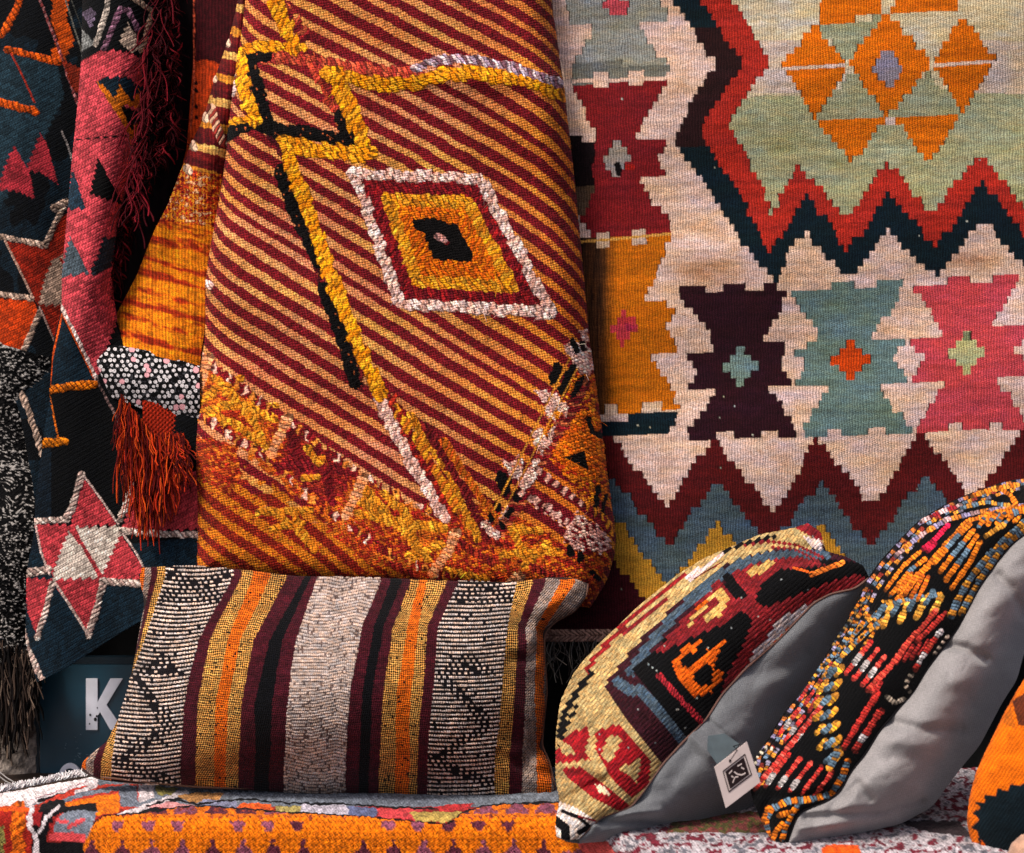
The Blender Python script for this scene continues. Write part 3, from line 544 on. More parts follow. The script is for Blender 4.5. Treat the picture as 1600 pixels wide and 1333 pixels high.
# ================================================================== inner flap: orange flatweave ending in printed lining
fl_l = [(376, -60), (372, 0), (358, 60), (336, 120), (318, 185), (298, 225), (284, 262), (262, 320), (240, 362), (214, 430), (190, 475), (160, 535)]
fl_r = [(392, -60), (386, 0), (376, 100), (360, 200), (350, 290), (340, 360), (328, 440), (322, 500), (312, 568)]
X, Y, S, T = coons([(376, -60), (392, -60)], [(158, 540), (200, 546), (250, 558), (312, 572)], fl_l + [(158, 540)], fl_r + [(312, 572)], 480, 130)
cv = Canvas(X, Y, (236, 134, 22)); cx, cy = cv.X, cv.Y
yy = cy - .26 * (cx - 240)
pn = vn(cx / 26, yy / 5, 3) * .7 + .5 * vn(cx / 8, yy / 3, 4); bands = np.sin(yy / 28 * 2 * np.pi + 1.2 * np.sin(yy / 37))
f = np.clip(bands * .8 + .5 * np.sin(yy / 9.2) + (pn - .62) * 2.4, 0, 1)[:, None]; cv.c = np.array((242, 142, 26.)) * (1 - f) + np.array((172, 56, 24.)) * f
m2 = (cy > 262 + .2 * (cx - 284)) & (cy < 345 + .12 * (cx - 250)); nz = fbm(cx / 7, cy / 4, 9)
pal = np.array([(120, 24, 28), (196, 70, 30), (232, 150, 40), (160, 40, 32), (236, 180, 130)], float); cv.c[m2] = pal[np.clip(((nz - .2) / .6 * 5), 0, 4).astype(int)][m2]
up = cy <= 262 + .2 * (cx - 284); st = np.floor((yy + 6 * nz) / 13); cyc = np.array([(98, 22, 28), (210, 140, 50), (110, 26, 28), (90, 20, 26), (226, 176, 100), (120, 30, 30)], float)
cv.c[up] = cyc[(st.astype(int)) % 6][up]
cv.c *= (.82 + .36 * vn(cx / 3, cy / 60, 8))[:, None]; threads(cv, .25, 7, 2.6, .22, 9)
for p in ((318, 180), (300, 225), (330, 118), (352, 62), (292, 262), (164, 520), (166, 500), (168, 488)): cv.line([p, (p[0] + 4, p[1] + 6)], 11, (236, 196, 170), per=5, h=3)
cv.line([(330, 170), (338, 200), (350, 225)], 14, [(226, 180, 150), (150, 60, 50)], per=6, h=2.5)
cv.h += .8 * np.sin(cx / 4.6 * 2 * np.pi) * 0 + 1.2 * (fbm(cx / 6, cy / 6, 3) - .5)
Rr = 2.545 - .012 * np.sin(S * np.pi) + .03 * (1 - S) ** 3 + .006 * np.sin(Y / 60 + S * 2)
flap = thing('draped_flap', (-.57, 0, .72), 'narrow orange flatwoven strip with a black flowered cotton lining hem hanging beside the striped rug', 'rug')
sheet('orange_weave', W(X, Y, Rr), cv, np.stack([X, Y - .25 * X], -1), M_flap, flap)
X, Y, S, T = coons([(152, 545), (180, 541), (230, 549), (312, 572)], [(152, 592), (172, 620), (225, 640), (312, 660)], [(156, 543), (149, 568), (153, 592)], [(312, 572), (312, 660)], 130, 190)
cv = Canvas(X, Y, (8, 8, 10)); cx, cy = cv.X, cv.Y
g = 9.0; rows = np.floor(cy / (g * .9)); xo = cx + (rows % 2) * g / 2
best = np.full(cx.size, 9.)
dy_, dx_ = None, None
for jr in (-1, 0, 1):
    r_ = rows + jr; xo = cx - (r_ % 2) * g / 2; ci = np.floor(xo / g)
    for jc in (-1, 0, 1):
        c_ = ci + jc; ox = (c_ + .5) * g + (r_ % 2) * g / 2 + 4 * (hsh(c_, r_, 2) - .5); oy = (r_ + .5) * g * .9 + 4 * (hsh(c_, r_, 5) - .5)
        d = np.hypot(cx - ox, cy - oy) / (.85 + .35 * hsh(c_, r_, 6)); kk = d < best; best = np.where(kk, d, best)
        pk = kk & (hsh(c_, r_, 8) > .93) & (d < 4.4); cv.c[pk] = (236, 176, 182)
        w_ = kk & (d < 2.6) & (hsh(c_, r_, 12) > .06) & ~pk; cv.c[w_] = np.array((232, 226, 226)); inn = kk & (np.abs(np.sin(3 * np.arctan2(cy - oy, cx - ox))) < .5) & (d < 1.7) & ~pk; cv.c[inn] = (80, 76, 84)
gr = (best > 3.6) & (hsh(np.floor(cx / 2.5), np.floor(cy / 2.5), 3) > .8); cv.c[gr] = (70, 70, 74)
Rr = 2.532 - .012 * np.sin(T * np.pi) + .02 * (1 - S) ** 4
sheet('printed_lining', W(X, Y, Rr), cv, np.stack([X, Y], -1), M_print, flap)

# rust cloth with a tasselled hem, under the lining
X, Y, S, T = coons([(222, 625), (300, 640)], [(225, 690), (262, 684), (300, 668)], [(222, 625), (225, 690)], [(300, 640), (300, 668)], 50, 70)
cv = Canvas(X, Y, (176, 52, 26)); cv.mul(.75 + .5 * (np.sin(X / 1.3) * np.sin(Y / 1.3) * .25 + .5)); cv.h = 1.2 * (np.sin(X / 1.2) * np.sin(Y / 1.2)).ravel()
tas = thing('tasselled_cloth', (-.56, 0, .78), 'rust red cloth end with long twisted tassels hanging below the flowered lining', 'cloth')
sheet('rust_weave', W(X, Y, 2.524 + .01 * S), cv, np.stack([X, Y], -1), M_flap, tas)
ln = []; cc = []
for i in range(520):
    a = random.random(); x0 = 188 + 100 * a; y0 = 628 + 60 * min(1, max(0, (x0 - 190) / 50)) + random.uniform(-14, 10)
    L = random.uniform(35, 150) * (.55 + .7 * math.sin(math.pi * min(1, a + .15))); n = 12; tt = np.linspace(0, 1, n); b = random.uniform(-14, 14) + 10 * (a - .3)
    px = x0 + b * tt + random.uniform(1, 5) * np.sin(tt * random.uniform(4, 14) + i) * tt ** .5; py = y0 + L * tt
    ln.append(W(px, py, 2.498 + .026 * random.random() - .012 * tt)); cc.append(random.choice([(176, 52, 28), (190, 66, 28), (130, 34, 26), (96, 26, 24), (206, 86, 32), (84, 22, 24)]))
tubes('tassel_fringe', ln, [random.uniform(.0005, .0012) for _ in ln], cc, M_yarn, tas, 5)

# ================================================================== rust blanket strip and the shaggy red fringe behind it
X, Y, S, T = coons([(300, -60), (400, -60)], [(282, 270), (380, 270)], [(300, -60), (302, 95), (292, 230), (282, 270)], [(400, -60), (380, 270)], 160, 60)
cv = Canvas(X, Y, (196, 72, 26)); k = cv.Y < 92 + 8 * vn(cv.X / 5, 0, 3); cv.c[k] = (74, 18, 26)
for yy_ in (128, 140, 165, 182): cv.line([(306, yy_), (307, yy_ + 3)], 5, (20, 10, 10))
cv.line([(303, -60), (303, 130), (298, 200)], 3, (200, 90, 60), per=8)
cv.mul(.8 + .4 * vn(X / 4, Y / 4, 3))
blk = sheet('hanging_blanket', W(X, Y, 2.575 + .02 * (1 - S)), cv, np.stack([X, Y], -1), M_flap, loc=(-.47, -.02, 1.35)); tag(blk, 'rust orange blanket edge with a dark maroon band behind the orange strip', 'blanket')
X, Y, S, T = coons([(215, -60), (305, -60)], [(150, 640), (300, 640)], [(215, -60), (200, 300), (160, 480), (150, 640)], [(305, -60), (300, 640)], 90, 30)
shg = thing('shaggy_rug', (-.54, 0, .9), 'very dark red shaggy rug with long loose wool strands between pink rug and orange strip', 'rug')
plain('backing', W(X, Y, 2.60 + .01 * np.sin(S * 9)), (30, 12, 16), M_flap, shg)
ln = []; cc = []
for i in range(1100):
    y0 = random.uniform(-60, 500); xl = 222 - max(0, y0 - 200) * .14; x0 = random.uniform(xl - 12, 280 - max(0, y0 - 190) * .56); n = 9; tt = np.linspace(0, 1, n)
    L = random.uniform(20, 60); a = random.uniform(-1, .7) * 26; py = y0 + L * tt * (1 - .5 * tt * random.random())
    px = x0 + a * tt ** 1.5 + 5 * np.sin(tt * 5 + i); ln.append(W(px, py, 2.59 - random.uniform(.005, .045) * np.sin(tt * 2.6)))
    cc.append(random.choice([(62, 14, 22), (46, 10, 18), (84, 18, 28), (54, 12, 20), (104, 24, 34), (136, 34, 44)]))
for i in range(90):
    y0 = random.uniform(-30, 330); x0 = 238 - .12 * y0 + random.uniform(-6, 20); n = 12; tt = np.linspace(0, 1, n); L = random.uniform(30, 70)
    px = x0 - L * .8 * tt * random.uniform(-.5, 1) + 6 * np.sin(tt * 4 + i); py = y0 + L * tt ** 1.5 + 8 * np.sin(tt * 3); ln.append(W(px, py, 2.535 - random.uniform(.0, .03) - .02 * tt)); cc.append(random.choice([(92, 22, 32), (120, 28, 40), (70, 16, 26)]))
tubes('wool_strands', ln, [random.uniform(.0005, .0015) for _ in ln], cc, M_yarn, shg, 4)

# ================================================================== ribbed rugs on the left
def rib_snap(ang, per, mm=1.5):
    ca, sa = math.cos(ang), math.sin(ang)
    def f(X, Y):
        a = X * ca + Y * sa; b = -X * sa + Y * ca
        bs = (np.floor(b / per) + .5) * per; a2 = a + (hsh(np.floor(b / per), 0, 3) - .5) * 2
        return a2 * ca - bs * sa, a2 * sa + bs * ca
    return f
def ribs(cv, ang, per, h, seed):
    ca, sa = math.cos(ang), math.sin(ang); a = cv.X * ca + cv.Y * sa; b = -cv.X * sa + cv.Y * ca + 2 * (vn(cv.X / 40, cv.Y / 40, seed) - .5) * 3
    f = b / per - np.floor(b / per); cv.h += h * np.sqrt(np.clip(1 - (2 * f - 1) ** 2, 0, 1)); cv.c *= np.where((f < .14) | (f > .9), .8, 1)[:, None]
    tw = np.sin((a + .8 * b) / 3.6 * 2 * np.pi / 1.6); cv.c *= (.9 + .1 * tw)[:, None]; cv.c *= (.80 + .40 * hsh(np.floor(b / per), np.floor(a / 7 + .5 * np.floor(b / per)), seed))[:, None]
RA = -.50
# -- leftmost navy rug
lE = [(-60, -60), (-60, 500), (-20, 560), (5, 580), (30, 640), (52, 760), (60, 860)]; rE = [(150, -60), (150, 300), (140, 500), (120, 640), (110, 860)]
X, Y, S, T = coons([(-60, -60), (150, -60)], [(60, 860), (110, 860)], lE, rE, 680, 160)
cv = Canvas(X, Y, (11, 16, 23), rib_snap(RA, 6.6)); P = cv.poly; L_ = cv.line
k = fbm(cv.X / 60, cv.Y / 60, 2) > .5; cv.c[k] = (24, 42, 54)
k = cv.inside([(0, 80), (40, 85), (90, 100), (100, 150), (50, 260), (0, 320), (-60, 300), (-60, 80)]); cv.c[k] = (44, 68, 80)
OR = (232, 100, 22); BG = (196, 166, 146)
L_([(66, -40), (95, 0), (92, 30), (104, 62), (92, 84)], 24, OR, snap=True); L_([(62, 0), (90, 70), (122, 165)], 4.5, [(196, 130, 130), (150, 70, 70)], per=6, h=2)
L_([(36, -20), (26, 15), (2, 56)], 11, OR, per=9, h=3, slant=-.6); L_([(12, 78), (40, 84), (92, 98)], 11, OR, per=9, h=3, slant=.6); L_([(18, 84), (36, 120), (54, 160)], 3, (190, 60, 40), h=1)
L_([(-40, 155), (0, 160), (55, 174)], 12, OR, per=9, h=3, slant=.6); P([(96, 92), (126, 108), (126, 150), (112, 138)], (150, 52, 30))
L_([(96, -20), (128, 82)], 2.5, (130, 126, 116)); L_([(104, -20), (130, 50)], 1.5, (90, 90, 84)); L_([(96, 205), (104, 222), (114, 254)], 3, (170, 160, 156))
PD = (186, 58, 70)
P([(-40, 290), (0, 285), (12, 250), (24, 228), (34, 248), (42, 262), (54, 232), (64, 208), (74, 226), (90, 288), (60, 268), (46, 268), (54, 312), (30, 300), (0, 296), (-40, 300)], PD)
RU = (168, 48, 28)
P([(8, 376), (70, 386), (96, 338), (150, 330), (150, 480), (60, 478), (50, 466)], RU); P([(62, 474), (100, 480), (86, 540)], RU)
P([(84, 402), (110, 396), (104, 478), (60, 476), (70, 432)], BG)
P([(-60, 466), (50, 468), (62, 490), (26, 574), (0, 535), (-60, 470)], (222, 80, 24))
for pts, w in (([(2, 370), (72, 384)], 9), ([(72, 380), (98, 325)], 9), ([(-40, 455), (50, 466)], 9), ([(62, 488), (26, 576)], 9), ([(16, 575), (44, 640), (66, 708)], 10), ([(85, 325), (105, 315)], 12)): L_(pts, w, [BG, (214, 186, 168)], per=8, h=3, slant=.8)
L_([(8, 376), (30, 420), (52, 466)], 3.5, (220, 180, 160), h=1.5); L_([(62, 480), (88, 540)], 3, (180, 150, 140), h=1.5); L_([(0, 535), (22, 578)], 3, (200, 180, 170), h=1.5); L_([(95, 405), (110, 430)], 4, RU)
ribs(cv, RA, 6.6, .6, 3)
Rr = 2.585 - .012 * np.sin(X / 38 + .6) - .010 * np.sin(Y / 110) + .01 * (fbm(X / 80, Y / 160, 3) - .5)
ra = sheet('ribbed_rug', W(X, Y, Rr), cv, np.stack([X, Y], -1), M_ribbed, loc=(-.72, 0, .8)); tag(ra, 'dark navy ribbed rug with orange zigzags and rust star, hanging furthest left', 'rug', 'ribbed wool rugs hanging at the left')
# -- pink and navy rug in front of it
lD = [(134, -60), (129, 0), (128, 85), (122, 160), (112, 260), (105, 340), (97, 430), (97, 485), (84, 530), (78, 620), (66, 700), (55, 780), (54, 830), (42, 890), (40, 1000), (58, 1066)]
rD = [(248, -60), (245, 0), (233, 90), (224, 140), (218, 200), (207, 270), (190, 330), (182, 390), (176, 450), (186, 520), (260, 600), (312, 650), (312, 900), (312, 925)]
X, Y, S, T = coons([(134, -60), (248, -60)], [(58, 1066), (110, 1040), (170, 1000), (240, 958), (312, 925)], lD, rD, 820, 190)
cv = Canvas(X, Y, (9, 12, 17), rib_snap(RA, 6.6)); P = cv.poly; L_ = cv.line
PK = (224, 88, 98); PK2 = (216, 80, 88); WH = (246, 222, 208); NV = (26, 48, 62)
kp = cv.inside([(90, 92), (128, 93), (150, 84), (172, 77), (205, 84), (260, 118), (260, 340), (190, 480), (150, 592), (96, 478), (80, 400)]); cv.c[kp] = PK
P([(120, 36), (150, 68), (120, 90)], (150, 152, 150)); P([(128, 20), (140, 10), (151, 20), (143, 46)], (124, 108, 130)); L_([(172, -20), (166, 20), (150, 70)], 9, (196, 182, 170), per=8, h=2)
L_([(163, 76), (176, 45), (188, 14), (202, 18), (216, 48)], 9, [(150, 110, 130), (120, 80, 100)], per=8, h=2); P([(186, 66), (200, 36), (226, 78), (208, 84)], (206, 182, 162)); L_([(206, -4), (238, 18), (228, 50), (222, 76)], 8, (214, 186, 160), per=8, h=2)
P([(150, 131), (164, 122), (196, 119), (226, 138), (216, 156), (180, 156), (168, 146)], NV)
P([(152, 130), (160, 130), (180, 155), (187, 132), (206, 158), (217, 140), (228, 172), (200, 165), (192, 168), (205, 202), (212, 186), (219, 216), (204, 219), (190, 190)], (232, 130, 26))
P([(188, 165), (215, 174), (240, 182), (226, 196), (213, 190), (205, 204)], (12, 10, 12)); L_([(120, 219), (150, 216), (205, 211)], 3.5, [(30, 12, 18), PK], per=7); L_([(200, 215), (212, 250)], 3, (220, 110, 40))
P([(153, 246), (141, 304), (192, 320)], (10, 9, 11)); P([(114, 264), (134, 326), (98, 328)], (40, 66, 84)); P([(110, 370), (138, 427), (92, 434)], (92, 106, 116)); P([(160, 372), (180, 372), (176, 410), (160, 428), (138, 430), (152, 402)], (52, 60, 68))
P([(97, 496), (148, 594), (70, 604)], NV); L_([(98, 490), (82, 560), (78, 612)], 3, (230, 96, 26), h=1); L_([(99, 492), (146, 590)], 3, (230, 96, 26), h=1)
L_([(96, 478), (124, 535), (151, 593)], 5.5, (240, 214, 204), per=9, h=2.5, gap=.15); L_([(151, 593), (180, 648), (208, 706)], 4, (140, 112, 108), per=7, h=2)
L_([(74, 610), (110, 604), (148, 600)], 13, (236, 128, 22), per=8, h=3.5, slant=.6); L_([(78, 620), (92, 690)], 3, (226, 120, 30)); P([(60, 640), (78, 622), (90, 690), (60, 692)], NV); L_([(64, 692), (100, 690)], 14, (240, 140, 24), per=8, h=3.5)
k = cv.Y > 870 - .1 * cv.X; cv.c[k & (cv.c.mean(1) < 40)] = NV
k = (cv.Y > 690) & (cv.Y < 880) & (cv.X < 80) & (cv.c.mean(1) < 40); cv.c[k] = (22, 36, 48)
P([(131, 746), (184, 820), (112, 822), (112, 800)], PK2); P([(214, 742), (245, 720), (320, 740), (320, 828), (190, 828), (200, 800)], PK2); P([(54, 818), (118, 820), (82, 900), (72, 880)], PK2)
P([(184, 828), (224, 888), (214, 906), (156, 906)], PK2); P([(78, 904), (160, 906), (136, 986)], PK2); P([(36, 902), (80, 906), (58, 992), (44, 960)], PK2); P([(118, 820), (190, 826), (158, 906), (80, 904)], PK2)
P([(118, 824), (187, 822), (190, 830), (160, 898), (134, 856)], (252, 234, 218)); P([(108, 830), (132, 860), (154, 903), (82, 906), (84, 890)], (252, 234, 218))
L_([(112, 824), (134, 860)], 5, PK2); L_([(134, 862), (158, 902)], 5.5, PK2)
for pts, w in (([(128, 742), (114, 790), (104, 810)], 11), ([(104, 812), (54, 814)], 10), ([(214, 712), (206, 762), (188, 812)], 10), ([(190, 829), (250, 834), (312, 836)], 10), ([(40, 895), (76, 890)], 13), ([(82, 912), (70, 960), (58, 996)], 9), ([(162, 908), (150, 955), (138, 992)], 11), ([(160, 908), (216, 912)], 11), ([(36, 985), (46, 1020), (66, 1062)], 9)): L_(pts, w, [WH, (216, 184, 172)], per=8.6, h=3.2, slant=.9)
L_([(133, 746), (158, 780), (185, 819)], 3, (240, 210, 200), h=1.5); L_([(192, 834), (212, 862), (226, 890)], 3, (240, 210, 200), h=1.5); L_([(56, 820), (64, 862), (78, 898)], 3, (240, 210, 200), h=1.5); L_([(86, 910), (112, 950), (138, 992)], 4, (236, 208, 196), h=1.5)
ribs(cv, RA, 6.6, .7, 5)
up = np.clip((560 - Y) / 120, 0, 1)
Rr = 2.548 - up * .055 * np.sqrt(np.clip(1 - (2 * S - .95) ** 2, 0, 1)) - (1 - up) * (.018 * np.sin(S * 3.0) + .012 * np.sin(X / 40)) + .008 * (fbm(X / 70, Y / 120, 8) - .5) + .02 * up
rb = sheet('ribbed_rug', W(X, Y, Rr), cv, np.stack([X, Y], -1), M_ribbed, loc=(-.66, -.04, .62)); tag(rb, 'ribbed rug with salmon pink upper fold and pink and white star below on navy', 'rug', 'ribbed wool rugs hanging at the left')
# -- speckled black and white shawl
X, Y, S, T = coons([(-60, 520), (80, 560)], [(-60, 1080), (66, 1080)], [(-60, 520), (-60, 1080)], [(80, 560), (78, 800), (62, 900), (52, 1000), (66, 1080)], 440, 130)
cv = Canvas(X, Y, (15, 14, 16)); cx, cy = cv.X, cv.Y; wv = 5 * fbm(cx / 40, cy / 40, 5)
a = np.cos(wv); b = np.sin(wv); kx = (cx + 6 * a); ky = (cy + 6 * b)
n1 = vn(kx / 4.2, ky / 1.7, 4); n2 = vn(kx / 2.2, ky / 4.5, 6); k = (n1 > .76) | ((n2 > .84) & (n1 > .4)); cv.c[k] = (190, 184, 178); k = (n1 > .69) & (n1 <= .76); cv.c[k] = (92, 88, 86)
cv.h = 3 * n1 + 1.5 * fbm(cx / 12, cy / 12, 4)
Rr = 2.60 - .02 * np.sin(S * 3.1) + .01 * np.sin(Y / 50)
sh = thing('speckled_shawl', (-.77, 0, .58), 'black and white speckled wool shawl with a frayed brown hem at the lower left', 'shawl')
sheet('speckled_wool', W(X, Y, Rr), cv, np.stack([X, Y], -1), M_pile, sh)
ln = []; cc = []
for i in range(420):
    x0 = random.uniform(-40, 58); y0 = random.uniform(1000, 1075); L = random.uniform(30, 120) * (1.1 if x0 < 40 else .7); tt = np.linspace(0, 1, 9)
    ln.append(W(x0 + random.uniform(-14, 14) * tt + 3 * np.sin(tt * 6 + i), y0 + L * tt, 2.585 - .02 * random.random())); cc.append(random.choice([(60, 48, 42), (34, 28, 26), (96, 80, 70), (22, 20, 20), (130, 112, 98), (30, 26, 26)]))
tubes('frayed_hem', ln, [random.uniform(.0007, .0018) for _ in ln], cc, M_yarn, sh, 4)

# ================================================================== blue enamel sign with white letters
M_sign = simple('blue_enamel', (10, 66, 84), .35, 25, amp=.12, bump=.03, spec=.5)
M_signd = simple('blue_edge', (8, 34, 46), .5, 25, amp=.2, bump=.05)
M_letter = simple('chipped_white_paint', (226, 226, 236), .5, 40, amp=.08, bump=.08, spec=.4)
M_chip = simple('chipped_paint', (16, 18, 24), .8, 60, amp=.3)
sg = thing('enamel_sign', (-.62, .04, .40), 'dark blue enamel sign with white letter K half hidden behind the long cushion', 'sign')
def px2(px, py, y):   # sign plane at world depth y
    r = y + D; return ((px - 800) / FX * r, ZC - (py - 666.5) / FX * r)
def prism(name, poly, y0, th, mat, parent):
    n = len(poly); pts = [px2(a, b, y0) for a, b in poly]
    v = [(p[0], y0 - th, p[1]) for p in pts] + [(p[0], y0, p[1]) for p in pts]
    me = bpy.data.meshes.new(name); lo = np.array(parent.location)
    me.from_pydata([tuple(np.array(q) - lo) for q in v], [], [tuple(range(n))] + [tuple(range(2 * n - 1, n - 1, -1))] + [(i, (i + 1) % n, (i + 1) % n + n, i + n)[::-1] for i in range(n)])
    me.update(); me.materials.append(mat); o = bpy.data.objects.new(name, me); C.objects.link(o); o.parent = parent; return o
prism('panel', [(68, 1036), (430, 1036), (430, 1330), (68, 1330)], .07, .02, M_sign, sg)
prism('frame', [(52, 1024), (440, 1024), (440, 1035), (67, 1035), (67, 1330), (52, 1330)], .074, .022, M_signd, sg)
prism('letter', [(135, 1060), (153, 1060), (153, 1097), (173, 1060), (192, 1060), (167, 1101), (194, 1140), (173, 1140), (157, 1112), (153, 1118), (153, 1140), (135, 1140)], .0495, .003, M_letter, sg)
ring_o = [(110 + 17 * math.cos(a), 1212 + 20 * math.sin(a)) for a in np.linspace(math.pi * 1.02, math.pi * 1.98, 22)]; ring_i = [(110 + 10 * math.cos(a), 1212 + 12 * math.sin(a)) for a in np.linspace(math.pi * 1.98, math.pi * 1.02, 22)]
prism('letter', ring_o + [(127, 1225), (120, 1225)] + ring_i + [(100, 1225), (93, 1225)], .0495, .003, M_letter, sg)
for i, (a, b, r_) in enumerate(((141, 1117, 1.6), (149, 1124, 2.4), (151, 1119, 1.4), (140, 1131, 1.1), (152, 1106, 1))):
    prism('paint_chip', [(a + r_ * math.cos(q), b + r_ * 1.3 * math.sin(q)) for q in np.linspace(0, 5.3, 7)], .0463, .0006, M_chip, sg)
M_scr = simple('scratch', (120, 140, 150), .7, 60)
for i in range(26):
    a = random.gauss(118, 8); b = random.gauss(1172, 12); r_ = random.uniform(.5, 1.1); t_ = random.uniform(0, 3)
    prism('scratch', [(a, b), (a + 2 + r_ * 3 * math.cos(t_), b + r_ * 3 * math.sin(t_)), (a + 2, b + r_)], .0494, .0005, M_scr, sg) if i < 18 else None
ln = [W(np.array([-20, 10, 25]), np.array([1190, 1215, 1224]), 2.44), W(np.array([-20, 8, 22]), np.array([1198, 1220, 1228]), 2.44)]
tw = tubes('twine', ln, .0011, [(206, 200, 196)], M_yarn, None, 5, loc=(-.76, -.16, .5)); tag(tw, 'thin white double twine stretched in front of the stone post', 'twine')

# ================================================================== bench with its pile throw
HB = .53; ZB = ZC - HB
M_wood = simple('dark_timber', (58, 42, 32), .7, 20, bump=.3)
bench = thing('display_bench', (0, -.25, 0), 'low timber bench carrying the cushions, almost hidden under the throw', 'bench')
box('bench_top', -1.05, 1.05, -.285, .06, ZB - .06, ZB - .022, M_wood, bench)
for xx in (-.98, .98):
    for yy_ in (-.24, .0): box('leg', xx - .03, xx + .03, yy_ - .03, yy_ + .03, 0.002, ZB - .0605, M_wood, bench)
ns, nt = 1150, 270
xs = np.linspace(-1.0, 1.0, ns)
pxs = 800 + xs / 2.25 * FX
def sm(a, b, v): v = np.clip((v - a) / (b - a), 0, 1); return v * v * (3 - 2 * v)
backr = np.where(pxs < 130, 2.39 + (2.56 - 2.39) * np.clip((pxs + 60) / 190, 0, 1), 2.58)
frontr = 2.285 - .05 * sm(60, 260, pxs) - .16 * sm(840, 1080, pxs)
q = np.linspace(0, 1, nt)[:, None]; topn = .55
rad = .022
u = np.clip(q / topn, 0, 1); R0 = backr[None] + (frontr[None] + rad - backr[None]) * u
dr = np.clip((q - topn) / (1 - topn), 0, 1) * .28; th = np.clip(dr / rad, 0, np.pi / 2)
R1 = frontr[None] + rad - rad * np.sin(th); Z1 = ZB - rad * (1 - np.cos(th)) - np.clip(dr - rad * np.pi / 2, 0, 9)
Rg = np.where(q <= topn, R0, R1); Zg = np.where(q <= topn, ZB, Z1) + 0 * Rg; Xg = xs[None] + 0 * Rg
Zg = Zg + .006 * (fbm(Xg * 9, Rg * 9, 4, 2) - .5) - .012 * sm(.98, 1, 1 - q) * (pxs[None] < 130)
PG = np.stack([Xg, Rg - D, Zg], -1); X = 800 + Xg / Rg * FX; Y = 666.5 + (ZC - Zg) / Rg * FX
cv = Canvas(X, Y, (150, 44, 40)); cx, cy = cv.X, cv.Y
cv.X = cx + 5 * (vn(cx / 6, cy / 6, 3) - .5); cv.Y = cy + 3 * (vn(cx / 6, cy / 6, 4) - .5); cv.Xs, cv.Ys = cv.X, cv.Y
P = cv.poly; L_ = cv.line
P([(-300, 1150), (2200, 1150), (2200, 1262), (-300, 1262)], (126, 132, 142))
BO = (232, 126, 20); BK = (20, 18, 22); BW = (216, 204, 206); BS = (124, 130, 142); BR = (196, 70, 52); BP = (214, 84, 88); BGn = (168, 150, 90)
# surface of the seat, left to right
L_([(-80, 1262), (0, 1247), (60, 1228), (135, 1206), (160, 1200)], 36, (246, 234, 234)); L_([(-80, 1276), (20, 1262), (135, 1224)], 4, (150, 60, 84)); L_([(0, 1268), (60, 1252), (150, 1222)], 8, BW); L_([(60, 1253), (115, 1237)], 5, BK)
P([(40, 1270), (70, 1252), (130, 1228), (220, 1226), (215, 1262), (160, 1276), (40, 1275)], BR); L_([(120, 1240), (140, 1232), (150, 1228)], 7, BW)
L_([(90, 1256), (130, 1242), (200, 1230)], 7, BS); P([(187, 1230), (214, 1228), (216, 1262), (188, 1262)], BS); P([(62, 1268), (90, 1258), (150, 1246), (186, 1240), (188, 1270), (150, 1276)], BO); P([(98, 1264), (150, 1255), (150, 1272), (100, 1270)], BK)
P([(216, 1228), (242, 1228), (240, 1248), (218, 1256)], BW); P([(244, 1230), (278, 1234), (272, 1242), (246, 1244)], (150, 140, 80)); L_([(186, 1276), (240, 1258), (290, 1238)], 8, BW); L_([(196, 1278), (245, 1264), (300, 1242)], 6, BK)
P([(276, 1246), (300, 1240), (352, 1240), (340, 1254), (300, 1256)], (176, 130, 80)); P([(228, 1262), (262, 1254), (308, 1260), (280, 1268)], (226, 160, 160)); P([(308, 1262), (318, 1250), (372, 1254), (364, 1268)], (140, 142, 166)); P([(350, 1234), (440, 1238), (560, 1242), (700, 1250), (692, 1262), (560, 1258), (400, 1252), (350, 1246)], BS)
P([(362, 1268), (378, 1256), (424, 1258), (428, 1270)], (232, 104, 40)); L_([(230, 1262), (262, 1250), (310, 1258), (380, 1250), (450, 1256), (540, 1258), (600, 1262), (690, 1266)], 3, BK); P([(430, 1262), (470, 1260), (470, 1274), (430, 1272)], (176, 160, 100)); P([(470, 1258), (540, 1260), (560, 1274), (470, 1276)], (196, 188, 200)); P([(540, 1262), (590, 1264), (586, 1278), (548, 1276)], (110, 116, 150))
P([(588, 1264), (660, 1266), (650, 1282), (590, 1278)], (206, 76, 80)); P([(640, 1270), (722, 1270), (700, 1286), (650, 1284)], (186, 160, 90)); P([(676, 1262), (740, 1256), (735, 1266), (690, 1270)], (190, 60, 62))
# saffron knitted front
yel = [(128, 1420), (132, 1320), (142, 1294), (162, 1278), (230, 1272), (290, 1262), (330, 1262), (450, 1272), (560, 1278), (700, 1290), (722, 1272), (760, 1260), (880, 1256), (900, 1290), (886, 1306), (912, 1322), (930, 1420)]
L_(yel[1:-1], 5, BK); ky = P(yel, BO)
x_, y_ = cv.X[ky], cv.Y[ky]; px_ = 47.; row = np.round((y_ - 1292) / 34); ox = (x_ - 186 - (row % 2) * 12 + 14 * (vn(row, row, 3) - .5)) / px_; oi = np.round(ox); ddx = np.abs(ox - oi) * px_; ddy = y_ - (1292 + 34 * row)
ddx = ddx + 5 * (vn(x_ / 5, y_ / 4, 8) - .5); tri = (ddx < np.clip(8 + ddy * np.where(row % 2 == 1, .9, -.5), 3, 18)) & (np.abs(ddy) < np.where(row % 2 == 1, 15, 7)); tri &= hsh(oi, row, 4) > .08
cv.c[ky[tri]] = np.where((hsh(oi, row, 7) > .5)[:, None], (146, 84, 104), (104, 50, 66))[tri]
topz = ky[(y_ < 1282) & (hsh(np.floor(x_ / 4), np.floor(y_ / 2.5), 3) > .84)]; cv.c[topz] = (150, 70, 50)
